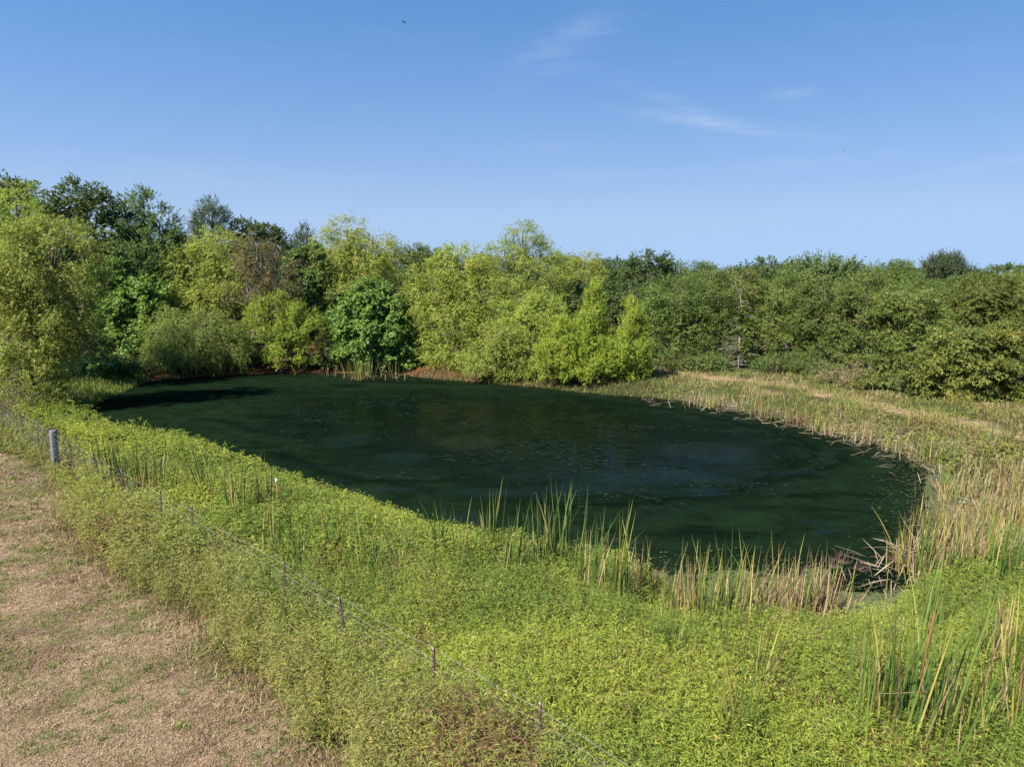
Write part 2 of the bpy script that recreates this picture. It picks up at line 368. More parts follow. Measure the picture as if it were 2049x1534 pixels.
tcn = n.new('ShaderNodeTexCoord'); mp = n.new('ShaderNodeMapping'); mp.inputs['Scale'].default_value = (1, 1.25, 1); l.new(tcn.outputs['Object'], mp.inputs[0])
nf = n.new('ShaderNodeTexNoise'); nf.inputs['Scale'].default_value = 5; nf.inputs['Detail'].default_value = 8; nf.inputs['Roughness'].default_value = 0.75; l.new(mp.outputs[0], nf.inputs['Vector'])
mr = n.new('ShaderNodeMapRange'); mr.inputs[1].default_value = 0.35; mr.inputs[2].default_value = 0.66; mr.inputs[3].default_value = -0.28; mr.inputs[4].default_value = 0.28; l.new(nf.outputs[0], mr.inputs[0])
ad = n.new('ShaderNodeMath'); ad.operation = 'ADD'; ad.use_clamp = True; l.new(sp.outputs[0], ad.inputs[0]); l.new(mr.outputs[0], ad.inputs[1])
cr = n.new('ShaderNodeMix'); cr.data_type = 'RGBA'; l.new(ad.outputs[0], cr.inputs[0]); cr.inputs[6].default_value = (0.0015, 0.0032, 0.0022, 1); cr.inputs[7].default_value = (0.0045, 0.012, 0.006, 1)
rr = n.new('ShaderNodeMapRange'); l.new(ad.outputs[0], rr.inputs[0]); rr.inputs[3].default_value = 0.07; rr.inputs[4].default_value = 0.55
sr = n.new('ShaderNodeMapRange'); l.new(ad.outputs[0], sr.inputs[0]); sr.inputs[3].default_value = 0.26; sr.inputs[4].default_value = 0.10
p = n.new('ShaderNodeBsdfPrincipled'); p.inputs['IOR'].default_value = 1.33
l.new(cr.outputs[2], p.inputs['Base Color']); l.new(rr.outputs[0], p.inputs['Roughness']); l.new(sr.outputs[0], p.inputs['Specular IOR Level'])
b = n.new('ShaderNodeBump'); b.inputs['Strength'].default_value = 0.12; b.inputs['Distance'].default_value = 0.02; l.new(nf.outputs[0], b.inputs['Height']); l.new(b.outputs[0], p.inputs['Normal'])
fd = n.new('ShaderNodeBsdfDiffuse'); fm = n.new('ShaderNodeMix'); fm.data_type = 'RGBA'; l.new(sp.outputs[1], fm.inputs[0]); fm.inputs[6].default_value = (0.0056, 0.0118, 0.0052, 1); fm.inputs[7].default_value = (0.0013, 0.0034, 0.0017, 1); nr = n.new('ShaderNodeMapRange'); nr.inputs[1].default_value = 0.3; nr.inputs[2].default_value = 0.7; nr.inputs[3].default_value = 0.5; nr.inputs[4].default_value = 1.55
n3 = n.new('ShaderNodeTexNoise'); n3.inputs['Scale'].default_value = 0.55; n3.inputs['Detail'].default_value = 9; n3.inputs['Roughness'].default_value = 0.68; n3.inputs['Distortion'].default_value = 1.8; l.new(mp.outputs[0], n3.inputs['Vector']); l.new(n3.outputs[0], nr.inputs[0])
fx2 = n.new('ShaderNodeMix'); fx2.data_type = 'RGBA'; fx2.blend_type = 'MULTIPLY'; fx2.inputs[0].default_value = 1; l.new(fm.outputs[2], fx2.inputs[6]); l.new(nr.outputs[0], fx2.inputs[7]); l.new(fx2.outputs[2], fd.inputs[0])
mxs = n.new('ShaderNodeMixShader'); mf = n.new('ShaderNodeMapRange'); l.new(ad.outputs[0], mf.inputs[0]); mf.inputs[3].default_value = 0.5; mf.inputs[4].default_value = 0.93
cl1 = n.new('ShaderNodeMath'); cl1.operation = 'MULTIPLY_ADD'; l.new(sp.outputs[2], cl1.inputs[0]); cl1.inputs[1].default_value = -0.5; cl1.inputs[2].default_value = 1.0
cl2 = n.new('ShaderNodeMath'); cl2.operation = 'MULTIPLY'; l.new(mf.outputs[0], cl2.inputs[0]); l.new(cl1.outputs[0], cl2.inputs[1]); l.new(cl2.outputs[0], mxs.inputs[0]); l.new(p.outputs[0], mxs.inputs[1]); l.new(fd.outputs[0], mxs.inputs[2])
o = n.new('ShaderNodeOutputMaterial'); l.new(mxs.outputs[0], o.inputs[0]); M_WATER = m
pond_o = mesh_obj('pond_water', wv[used], WQ, M_WATER, col=np.stack([film, drift, clear], 1)[used])
tag(pond_o, kind='structure')

# pale duckweed along the right and near margin
dark_px = [(150, 1000), (700, 1040), (1000, 1068), (1180, 1100), (1260, 1125), (1330, 1158), (1400, 1150), (1480, 1148), (1640, 1152), (1665, 1176), (1760, 1184),
           (1838, 1188), (1842, 1060), (1850, 985), (1858, 935), (1815, 925), (1808, 884), (1740, 876), (1640, 850), (1500, 820), (1300, 790), (900, 740), (150, 740)]
dark = [on_ground(x, y, WL)[:2] for x, y in dark_px]
qx = np.arange(1.5, x1, 0.05); qy = np.arange(y0, min(y1, 32), 0.05); QX, QY = np.meshgrid(qx, qy); bx_, by_ = QX.ravel(), QY.ravel()
jit = (fbm(bx_*1.6, by_*1.6, 101, 5)-.5)*1.3
pale = ~inside(dark, bx_+jit, by_+jit) & (pond_sd(bx_, by_) < 1.0) & (fbm(bx_*1.7, by_*2.6, 111, 6) < 0.64) & (bx_ > 1.5)
fi = (np.arange(len(qy)-1)[:, None]*len(qx) + np.arange(len(qx)-1)[None, :]).ravel(); fi = fi[pale[fi]]
DQ = np.stack([fi, fi+1, fi+len(qx)+1, fi+len(qx)], -1); used, inv = np.unique(DQ, return_inverse=True)
dz = WL + 0.012 + 0.006*fbm(bx_*5, by_*5, 113)
M_DUCK = noisy_mat('duckweed', (0.045, 0.055, 0.02), (0.115, 0.122, 0.048), 14, 0.7, 0.5, 0.2, stretch=(1, 2, 1))
dk = mesh_obj('duckweed', np.stack([bx_, by_, dz], 1)[used], inv.reshape(-1, 4), M_DUCK)
tag(dk, 'pale olive duckweed floating along the near right margin of the pond', 'duckweed', kind='stuff')

r = np.random.default_rng(63); ex = rng.uniform(1.5, x1, 60000); ey = rng.uniform(y0, 30, 60000)
ed = dist_line(dark[2:19], ex, ey); k = (ed < 1.6) & (r.random(len(ex)) < np.exp(-ed/.45)) & (pond_sd(ex, ey) < .3); ex, ey = ex[k][:5000], ey[k][:5000]; k = len(ex)
tri = np.linspace(0, 2*np.pi, 4, endpoint=False); rad = r.uniform(.012, .055, (k, 1))*r.uniform(.6, 1.2, (k, 4)); an = r.random((k, 1))*6.28
V = np.stack([ex[:, None]+np.cos(tri+an)*rad, ey[:, None]+np.sin(tri+an)*rad*.7, np.broadcast_to(WL+.02+.006*r.random((k, 1)), (k, 4))], -1).reshape(-1, 3)
dc = np.repeat(np.array([[.09, .1, .04]])*r.uniform(.4, 1.1, (k, 1)), 4, 0)
tag(mesh_obj('duckweed_flecks', V, np.arange(4*k).reshape(-1, 4), M_GRASS, col=dc), 'loose flecks of duckweed drifting off the pale mat', 'duckweed', kind='stuff')

# floating leaves scattered over the open middle
nf_ = 13000
fx = rng.uniform(x0, x1, nf_*3); fy = rng.uniform(y0, y1, nf_*3)
ok = (pond_sd(fx, fy) < -0.8); den = fbm(fx*.45, fy*.9, 121)
dmx = dist_line(mid_poly, fx, fy, True); dmx = np.where(inside(mid_poly, fx, fy), dmx, -dmx)
ok &= rng.random(len(fx)) < smooth(.45, .68, den)*smooth(-3, 2, dmx); fx, fy = fx[ok][:nf_], fy[ok][:nf_]; k = len(fx)
sz = rng.uniform(.03, .12, k); an = rng.uniform(0, 6.28, k); hexa = np.linspace(0, 2*np.pi, 6, endpoint=False)
rad = sz[:, None]*rng.uniform(.6, 1.1, (k, 6))
V = np.stack([fx[:, None]+np.cos(hexa+an[:, None])*rad, fy[:, None]+np.sin(hexa+an[:, None])*rad*.7, np.broadcast_to(WL+.008+.004*rng.random((k, 1)), (k, 6))], -1).reshape(-1, 3)
bI = (np.arange(k)*6)[:, None]; Q = np.concatenate([bI+np.array([[0, 1, 2, 3]]), bI+np.array([[0, 3, 4, 5]])])
cc = np.repeat(np.array([[0.009, 0.018, 0.0085]])*rng.uniform(.5, 1.7, (k, 1)), 6, 0)
pw = mesh_obj('floating_pondweed', V, Q, M_GRASS, col=cc)
tag(pw, 'small dark green leaves floating on the middle of the pond', 'pondweed', kind='stuff')

# ------------------------------------------------------------------ trees
STY = {   # leaf length, width, twig length, droop, up bias, clump radius, flatness, colours (light, dark)
 'willow':  dict(L=.16, W=.042, tw=(.45, 1.0), droop=.45, up=.25, rc=.55, flat=.9, c=((.276, .303, .056), (.168, .209, .040)), cl=(.349, .316, .081)),
 'bright':  dict(L=.15, W=.04, tw=(.35, .75), droop=.12, up=.75, rc=.5, flat=1.0, c=((.284, .324, .047), (.185, .238, .035)), cl=(.370, .317, .053)),
 'spire':   dict(L=.14, W=.036, tw=(.3, .6), droop=.0, up=1.1, rc=.34, flat=1.2, c=((.31, .36, .046), (.2, .26, .036)), cl=(.38, .34, .05)),
 'droopy':  dict(L=.18, W=.04, tw=(.6, 1.2), droop=.75, up=.0, rc=.55, flat=.9, c=((.224, .271, .060), (.139, .192, .042)), cl=(.277, .264, .079)),
 'tan':     dict(L=.15, W=.036, tw=(.5, 1.1), droop=.3, up=.3, rc=.55, flat=.9, c=((.264, .224, .079), (.185, .166, .060)), cl=(.317, .224, .119)),
 'oak':     dict(L=.16, W=.10, tw=(.3, .6), droop=.1, up=.2, rc=.6, flat=.75, c=((.119, .169, .050), (.070, .108, .034)), cl=(.164, .183, .057)),
 'elm':     dict(L=.15, W=.075, tw=(.4, .8), droop=.15, up=.45, rc=.55, flat=.85, c=((.154, .206, .054), (.085, .136, .036)), cl=(.215, .215, .064)),
 'cedar':   dict(L=.2, W=.05, tw=(.4, .8), droop=.0, up=.8, rc=.45, flat=1.1, c=((.108, .143, .053), (.065, .094, .036)), cl=(.126, .152, .053)),
 'broad':   dict(L=.2, W=.13, tw=(.3, .6), droop=.3, up=.1, rc=.5, flat=.7, c=((.153, .217, .052), (.088, .146, .035)), cl=(.194, .267, .056)),
 'locust':  dict(L=.14, W=.052, tw=(.45, .9), droop=.15, up=.3, rc=.55, flat=.65, c=((.165, .222, .046), (.1, .15, .034)), cl=(.2, .2, .05)),
 'sumac':   dict(L=.17, W=.058, tw=(.35, .7), droop=.35, up=.15, rc=.55, flat=.5, c=((.206, .219, .048), (.112, .144, .033)), cl=(.250, .225, .050)),
 'cotton':  dict(L=.17, W=.12, tw=(.7, 1.6), droop=.0, up=1.1, rc=.5, flat=1.0, c=((.172, .228, .069), (.103, .145, .041)), cl=(.207, .248, .083)),
 'vine':    dict(L=.16, W=.12, tw=(.3, .6), droop=.3, up=.1, rc=.4, flat=1.0, c=((.182, .242, .043), (.121, .176, .034)), cl=(.218, .242, .048)),
}
def crown(lobes, style, nl, r, sparse=1.0, ground_z=None):
    """lobes: (cx,cy,cz,rx,ry,rz). Returns leaf verts/quads/colours and clump centres"""
    s = STY[style]; cen, lob, rads = [], [], []
    for i, (cx, cy, cz, rx, ry, rz) in enumerate(lobes):
        mr = (rx*ry*rz)**(1/3); nC = max(8, int(sparse*4*math.pi*mr*mr/(s['rc']**2*1.7)))
        d = rand_dir(nC*2, r); d = d[(d[:, 2] > -0.75) & ((d[:, 1] < 0.45) | (r.random(len(d)) < .55))][:nC]
        # lumpy surface so the outline is uneven
        lump = 0.76 + 0.28*r.random(len(d))
        lump *= np.where(r.random(len(d)) < .22, 0.62, 1.0)
        c = np.array([cx, cy, cz]) + d*np.array([rx, ry, rz])*lump[:, None]
        cen.append(c); lob.append(np.tile([[cx, cy, cz]], (len(c), 1))); rads.append(np.full(len(c), 1.0))
    cen = np.concatenate(cen); lob = np.concatenate(lob)
    if ground_z is not None: cen[:, 2] = np.maximum(cen[:, 2], ground_z + 0.15 + 0.4*r.random(len(cen)))
    nC = len(cen); per = 11; nt = max(nC*3, nl//per); ci = r.integers(0, nC, nt)
    csz = r.uniform(.6, 1.25, nC)
    out = unit(cen - lob)[ci]
    st = cen[ci] + rand_dir(nt, r)*(s['rc']*csz[ci]*r.random(nt)**.5)[:, None]*np.array([1, 1, s['flat']])
    D = out*0.9 + rand_dir(nt, r)*0.75; D[:, 2] = D[:, 2]*s['flat'] + s['up']; D = unit(D)
    Lt = r.uniform(*s['tw'], nt)*.8
    tone = np.clip(0.5 + 0.28*r.normal(size=nC), 0, 1)[ci]*.6 + r.random(nt)*.4
    tc_ = np.asarray(s['c'][1])[None]*(1-tone[:, None]) + np.asarray(s['c'][0])[None]*tone[:, None]
    tc_ = tc_*(1.08 if style in ('willow', 'bright', 'spire', 'droopy', 'broad') else 0.84); acc = r.random(nC)[ci] < .12; tc_[acc] = tc_[acc]*.4 + np.asarray(s['cl'])*.5
    t = (np.arange(per)[None, :] + r.random((nt, per)))/per
    P = st[:, None, :] + D[:, None, :]*(Lt[:, None]*t)[..., None]; P[..., 2] -= (s['droop']*Lt[:, None]*t**2)
    P = P.reshape(-1, 3); k = len(P)
    dd = np.repeat(D, per, 0)*0.7 + rand_dir(k, r)*0.8; dd[:, 2] -= s['droop']*0.5
    co = unit(P - np.repeat(cen[ci], per, 0) + np.array([0, 0, .12])); N = rand_dir(k, r)*.75 + np.array([0, 0, 0.9 if s['flat'] < .6 else 0.3]) + np.repeat(out, per, 0)*.45 + co*.8
    C = np.repeat(tc_, per, 0)*r.uniform(.8, 1.2, (k, 1))
    V, Q, C4 = tri_leaves(P, dd, N, s['L']*r.uniform(.7, 1.3, k), s['W']*r.uniform(.75, 1.25, k), C)
    return V, Q, C4, cen, lob, (st, D, Lt)
def skeleton(base, lobes, cen, lob, r, tr=.13, nbr=40, fork=.22):
    paths, rad = [], []
    base = np.asarray(base, float); top = max(l_[2] for l_ in lobes); hgt_ = top-base[2]
    fk = base + np.array([r.normal()*.12, r.normal()*.12, hgt_*fork])
    paths.append(np.stack([base-np.array([0, 0, .25]), base*.5+fk*.5+r.normal(size=3)*.04, fk])); rad.append([tr*1.25, tr*1.0, tr*.85])
    for l_ in lobes:
        c = np.array(l_[:3]); m1 = fk*.6+c*.4 + r.normal(size=3)*.2*np.array([1, 1, .4]) + np.array([0, 0, .15*hgt_*.3]); tp = c+np.array([0, 0, l_[5]*.55])
        paths.append(np.stack([fk, m1, c, tp])); rad.append([tr*.65, tr*.5, tr*.32, tr*.1])
    for i in r.choice(len(cen), min(nbr, len(cen)), replace=False):
        a = lob[i]*.8+fk*.2; bq = cen[i]; mid = a*.45+bq*.55 + r.normal(size=3)*.12
        paths.append(np.stack([a, mid, bq])); rad.append([tr*.22, tr*.14, tr*.05])
    return paths, rad
def lobes_px(specs, Y):
    out = []
    for sp in specs:
        px, py, rx, ry = sp[:4]; dY = sp[4] if len(sp) > 4 else 0
        c = at_depth(px, py, Y+dY); k = px_size(py, Y+dY)
        out.append((c[0], c[1], c[2], rx*k, max(.8, rx*k*.85), ry*k))
    return out
def make_tree(name, label, style, Y, specs, nl, seed, base_px=None, tr=.13, nbr=40, sparse=1.0, group=None, cat='tree', bark=None, extra=None, fork=.22):
    r = np.random.default_rng(seed)
    lb = lobes_px(specs, Y)
    bx = at_depth(base_px, 767, Y)[0] if base_px is not None else float(np.mean([l_[0] for l_ in lb]))
    bz = height1(bx, Y); o = empty(name, (bx, Y, bz)); off = np.array([bx, Y, bz])
    lb = [(a-bx, b-Y, c-bz, d, e, f) for a, b, c, d, e, f in lb]
    V, Q, C, cen, lob, tw = crown(lb, style, nl, r, sparse, ground_z=0.0)
    tr_ = np.random.default_rng(seed+5000); C = C*(tr_.uniform(.84, 1.2)*tr_.uniform([.95, .98, .92], [1.03, 1.03, 1.1]))*(1.12 if style == 'broad' else 1.0)   # every tree its own green
    if extra: V, Q, C = extra(V, Q, C, off, r)
    pt, rd = skeleton((0, 0, 0), lb, cen, lob, r, tr, nbr, fork)
    # fine twigs that carry the leaves
    st, D, Lt = tw; pick = r.choice(len(st), min(len(st), 160), replace=False)
    v, q = tubes([np.stack([st[i], st[i]+D[i]*Lt[i]*.8]) for i in pick], [[.012, .004]]*len(pick), 4)
    mesh_obj('twigs', v, q, bark or M_BARK, o)['kind'] = 'stuff'
    v, q = tubes(pt, rd, 5)
    mesh_obj('trunk', v, q, bark or M_BARK, o, smooth_shade=True)
    mesh_obj('crown', V, Q, M_LEAF, o, col=C)
    return tag(o, label, cat, group)

NL = 1.5
def T(*a, **k):
    a = list(a); a[5] = int(a[5]*NL); return make_tree(*a, **k)
G1, G2, G3 = 'trees on the left shore', 'trees behind the far shore', 'trees on the right bank'
# left shore, front to back
T('willow_tree', 'big yellow-green willow with foliage down to the ground at the left edge beside the fence', 'willow', 33.5,
  [(105, 520, 92, 78), (25, 560, 80, 80), (110, 610, 80, 70), (55, 680, 95, 75), (105, 695, 50, 50), (45, 765, 75, 56, -1), (85, 805, 45, 30, -1.2)], 62000, 101, base_px=60, tr=.2, nbr=70, group=G1)
T('willow_tree', 'tall pale willow at the far left, topping the willow by the fence', 'willow', 38,
  [(35, 440, 70, 62), (-35, 480, 75, 80), (20, 500, 75, 60), (-50, 600, 70, 90)], 30000, 102, base_px=-10, tr=.2, group=G1)
T('oak_tree', 'dark round-topped oak showing above the willows at upper left', 'oak', 50,
  [(160, 402, 52, 38), (120, 430, 42, 38), (195, 430, 38, 40), (150, 470, 66, 45), (150, 560, 80, 80)], 26000, 103, tr=.2, group=G1)
T('oak_tree', 'dark oak peeking over the pale willow at the extreme left', 'oak', 52,
  [(12, 378, 34, 22), (55, 388, 30, 22), (-40, 390, 45, 30), (20, 440, 80, 50)], 14000, 104, tr=.2, group=G1)
T('elm_tree', 'dense dark green pointed elm right of the round-topped oak', 'elm', 51,
  [(288, 425, 34, 36), (255, 455, 44, 42), (320, 465, 42, 42), (280, 510, 68, 55), (340, 520, 40, 60), (270, 590, 78, 70)], 36000, 105, tr=.2, group=G1)
T('elm_tree', 'olive green leafy tree under the pointed elm, left of the low weeping willow', 'broad', 48.5,
  [(285, 595, 48, 38), (235, 640, 40, 46), (305, 640, 36, 36), (255, 690, 50, 38), (215, 560, 30, 46)], 26000, 106, tr=.14, group=G1)
T('cedar_tree', 'dark conical cedar right of the pointed elm on the left skyline', 'cedar', 57,
  [(425, 424, 26, 26), (425, 455, 42, 32), (425, 500, 58, 45), (400, 560, 70, 60)], 22000, 107, tr=.18, group=G1)
T('oak_tree', 'dark oak just right of the conical cedar, behind the bare-branched willow', 'oak', 59,
  [(520, 476, 38, 26), (550, 490, 28, 22), (485, 470, 26, 26), (525, 520, 60, 45)], 14000, 108, tr=.18, group=G2)
T('cedar_tree', 'small pointed cedar tip in the skyline gap left of the tallest far willow', 'cedar', 62,
  [(608, 474, 12, 16), (608, 495, 24, 22), (600, 530, 44, 40)], 8000, 109, tr=.12, group=G2)
# far shore
T('willow_tree', 'yellow-green willow with bare grey upper branches behind the weeping willow', 'willow', 51,
  [(430, 505, 46, 44), (385, 540, 46, 46), (460, 555, 50, 48), (420, 600, 60, 40)], 26000, 110, tr=.16, group=G2)
T('willow_tree', 'thin brownish willow full of bare grey branches on the far shore', 'tan', 49.5,
  [(515, 520, 40, 45), (560, 555, 36, 42), (495, 580, 44, 42), (560, 600, 40, 36)], 12500, 111, base_px=512, tr=.17, nbr=90, sparse=.7, group=G2, bark=M_PALE)
T('willow_tree', 'low weeping willow overhanging the left end of the far shore', 'droopy', 46.2,
  [(345, 665, 54, 40), (410, 670, 58, 42), (375, 705, 64, 32), (455, 690, 34, 42)], 26000, 112, base_px=395, tr=.14, group=G2)
T('willow_tree', 'fresh green willow at the shore left of the large-leaved tree', 'bright', 47.8,
  [(545, 635, 46, 42), (600, 660, 46, 44), (530, 685, 44, 42), (590, 705, 50, 32)], 30000, 113, base_px=565, tr=.14, group=G2)
T('elm_tree', 'mid green tree between the brownish willow and the tallest far willow', 'broad', 53,
  [(615, 530, 42, 36), (600, 580, 46, 40), (650, 600, 40, 46), (645, 650, 40, 50)], 22000, 114, tr=.15, group=G2)
T('willow_tree', 'tallest far-shore willow left of centre, behind the large-leaved tree', 'willow', 54,
  [(695, 468, 40, 32), (745, 495, 46, 34), (665, 510, 46, 42), (720, 540, 66, 48), (775, 530, 32, 46), (700, 600, 70, 60)], 38000, 115, tr=.2, group=G2)
T('broadleaf_tree', 'rounded dark green large-leaved tree standing at the water behind the reed clump', 'broad', 48,
  [(745, 600, 40, 36), (715, 640, 46, 42), (790, 640, 40, 46), (750, 670, 66, 46), (705, 695, 38, 34), (800, 700, 34, 34), (755, 715, 50, 22)], 42000, 116, base_px=752, tr=.14, group=G2)
T('elm_tree', 'dull green tree on the skyline between the two tall far willows', 'elm', 60,
  [(825, 515, 30, 20), (865, 520, 34, 22), (840, 550, 55, 38)], 11000, 117, tr=.14, group=G2)
T('willow_tree', 'broad yellow-green willow at the water right of the large-leaved tree', 'willow', 47,
  [(925, 535, 56, 42), (865, 580, 52, 52), (960, 590, 60, 52), (900, 640, 62, 50), (970, 660, 52, 40), (905, 700, 58, 44), (945, 735, 50, 26)], 56000, 118, base_px=915, tr=.18, group=G2)
T('willow_tree', 'tall airy willow rising above the centre of the far treeline', 'willow', 54,
  [(1045, 480, 30, 34), (1010, 510, 32, 28), (1080, 510, 40, 34), (1055, 550, 60, 40), (1115, 540, 28, 34), (1065, 610, 70, 50)], 30000, 119, tr=.17, sparse=.85, group=G2)
T('willow_bush', 'light green rounded willow bush just left of the bright twin-peaked bush', 'willow', 44.5,
  [(1080, 625, 44, 34), (1035, 645, 34, 36), (1095, 665, 34, 34)], 17000, 120, tr=.09, cat='bush', group=G2)
T('willow_bush', 'low olive willow bush hanging over the water left of the twin-peaked bush', 'willow', 43.2,
  [(1000, 690, 44, 36), (1040, 720, 40, 38), (975, 735, 34, 26), (1060, 745, 28, 22)], 22000, 121, tr=.09, cat='bush', group=G2)
T('willow_bush', 'bright yellow-green twin-peaked willow bush at the water, centre right', 'spire', 40.6,
  [(1190, 590, 12, 24), (1263, 622, 11, 20), (1186, 630, 24, 36), (1264, 660, 22, 34), (1150, 675, 44, 36), (1190, 690, 40, 40), (1250, 705, 44, 40), (1115, 715, 42, 38), (1180, 735, 66, 38), (1265, 738, 32, 36), (1140, 755, 38, 22)], 72000, 122, base_px=1195, tr=.12, cat='bush', group=G2)
# right bank
def rusty(frac):
    def f(V, Q, C, off, r):
        n = len(C)//3; k = r.random(n) < frac; Cc = C.reshape(-1, 3, 3).copy(); Cc[k] = np.array([.24, .11, .045]); return V, Q, Cc.reshape(-1, 3)
    return f
loc = [  # px, base depth, lobes, label
 (1345, 47, [(1345, 600, 48, 42), (1310, 650, 42, 42), (1375, 655, 48, 42), (1335, 700, 56, 30)], 'green locust directly right of the bright twin-peaked bush', 0.0),
 (1425, 48, [(1420, 585, 44, 36), (1400, 630, 44, 40), (1440, 650, 40, 40), (1410, 695, 56, 32)], 'green locust left of the pale dead trunk on the right bank', .03),
 (1478, 48.6, [(1475, 570, 36, 28), (1510, 610, 30, 30), (1520, 670, 36, 30)], 'rust-tinged sparse locust on a bare pale trunk on the right bank', .22),
 (1570, 48, [(1570, 585, 48, 36), (1550, 635, 44, 38), (1605, 640, 46, 40), (1570, 690, 62, 36)], 'wide locust just right of the pale dead trunk', .02),
 (1650, 46, [(1650, 590, 44, 34), (1630, 640, 46, 38), (1680, 650, 44, 42), (1650, 695, 60, 36)], 'locust below the tree with upright shoots on the right bank', .02),
 (1735, 44, [(1730, 590, 46, 36), (1715, 640, 46, 42), (1765, 650, 44, 44), (1735, 705, 62, 40)], 'locust with an orange-brown patch of leaves on the right bank', .06),
 (1815, 42, [(1810, 600, 44, 36), (1795, 650, 42, 44), (1845, 640, 40, 44), (1810, 700, 50, 40)], 'locust standing left of the large rounded bush at far right', .02)]
for i, (bp, Y, sp, lab, ru) in enumerate(loc):
    T('locust_tree', lab, 'locust', Y, sp, 23000 if i != 2 else 9000, 140+i, base_px=bp, tr=.1, sparse=1.0 if i != 2 else .5, group=G3, extra=rusty(ru) if ru else None, nbr=40 if i != 2 else 80, bark=M_PALE if i == 2 else None, fork=.22 if i != 2 else .6)
T('sumac_bush', 'large rounded leafy bush with sunlit top at the right edge', 'sumac', 34.5,
  [(1930, 690, 62, 42), (1985, 685, 56, 44), (1880, 730, 48, 44), (1950, 745, 72, 46), (2035, 740, 60, 60), (1900, 775, 48, 28), (1980, 785, 56, 26)], 46000, 150, base_px=1955, tr=.1, cat='bush', group=G3)
T('locust_tree', 'yellow-green locust rising behind the large rounded bush at the right edge', 'sumac', 45,
  [(1965, 585, 52, 34), (2025, 600, 50, 40), (1925, 620, 48, 38), (1990, 640, 64, 40)], 24000, 151, tr=.13, group=G3)
T('cottonwood_tree', 'pale green tree with upright feathery shoots on the right skyline', 'cotton', 54,
  [(1640, 555, 34, 24), (1600, 560, 26, 22), (1680, 560, 28, 24), (1640, 590, 56, 30)], 15000, 152, tr=.14, group=G3)
T('oak_tree', 'dark rounded oak on the skyline left of the tree with upright shoots', 'oak', 66,
  [(1540, 533, 30, 14), (1500, 545, 32, 16), (1575, 540, 26, 14), (1540, 570, 66, 30)], 11000, 153, tr=.16, group=G3)
T('oak_tree', 'dark oak with a raised crown on the skyline right of the tall airy willow', 'oak', 72,
  [(1290, 522, 34, 18), (1250, 535, 34, 18), (1320, 530, 26, 20), (1285, 565, 74, 36)], 15000, 154, tr=.18, group=G3)
T('willow_tree', 'yellowish far willow crown right behind the tall airy willow', 'willow', 66,
  [(1170, 522, 30, 17), (1160, 550, 44, 28), (1195, 545, 20, 24)], 9000, 155, tr=.14, group=G3)
T('cedar_tree', 'dark wind-leaning cedar standing above the right end of the skyline', 'cedar', 62,
  [(1895, 522, 24, 14), (1870, 535, 22, 16), (1900, 550, 40, 24)], 9000, 156, tr=.14, group=G3)
T('elm_tree', 'green locust-like tree on the skyline between the upright shoots and the cedar', 'locust', 56,
  [(1760, 548, 46, 20), (1800, 550, 40, 20), (1730, 560, 34, 22), (1770, 590, 70, 34)], 15000, 157, tr=.14, group=G3)

# dead snag beside the locust, hung with a vine
def snag():
    r = np.random.default_rng(5); Y = 46.6; bx = at_depth(1476, 740, Y)[0]; bz = height1(bx, Y); o = empty('dead_tree', (bx, Y, bz))
    k = px_size(740, Y); pt, rd = [], []
    pt.append(np.array([[0, 0, -.2], [.08, 0, 1.4], [-.05, 0, 2.9], [.12, .05, 4.0], [-.05, .05, 4.9], [.02, 0, 5.4]])); rd.append([.09, .075, .06, .05, .035, .015])
    for j in range(60):
        h = 4.6*r.random()**1.7+.25; sd_ = 1 if r.random() < .35 else -1; Lb = r.uniform(.8, 2.3)*(1-h/8)
        d = np.array([sd_*r.uniform(.5, 1), r.uniform(-.8, .4), 0]); d /= np.linalg.norm(d)
        rise = r.uniform(-.1, .45); p0 = np.array([0, 0, h]); P = [p0]
        for s_ in (.35, .7, 1.0): P.append(p0+d*Lb*s_+np.array([r.normal()*.06, r.normal()*.06, Lb*(rise*s_*1.6-.75*s_*s_*(rise+.25))]))
        P = np.array(P); P[:, 2] = np.maximum(P[:, 2], .06); pt.append(P); rd.append([.032, .022, .014, .006])
    v, q = tubes(pt, rd, 5); mesh_obj('trunk', v, q, M_SNAG, o, smooth_shade=True)
    V, Q, C, *_ = crown([(.35, -.1, 1.3, .35, .3, .6), (.5, -.2, 2.1, .3, .3, .6), (.15, -.15, 3.2, .22, .2, .7)], 'vine', 2600, r)
    mesh_obj('vine', V, Q, M_LEAF, o, col=C*.75)
    tag(o, 'pale dead tree with drooping bare branches and a green vine on the right bank', 'tree', G3)
snag()

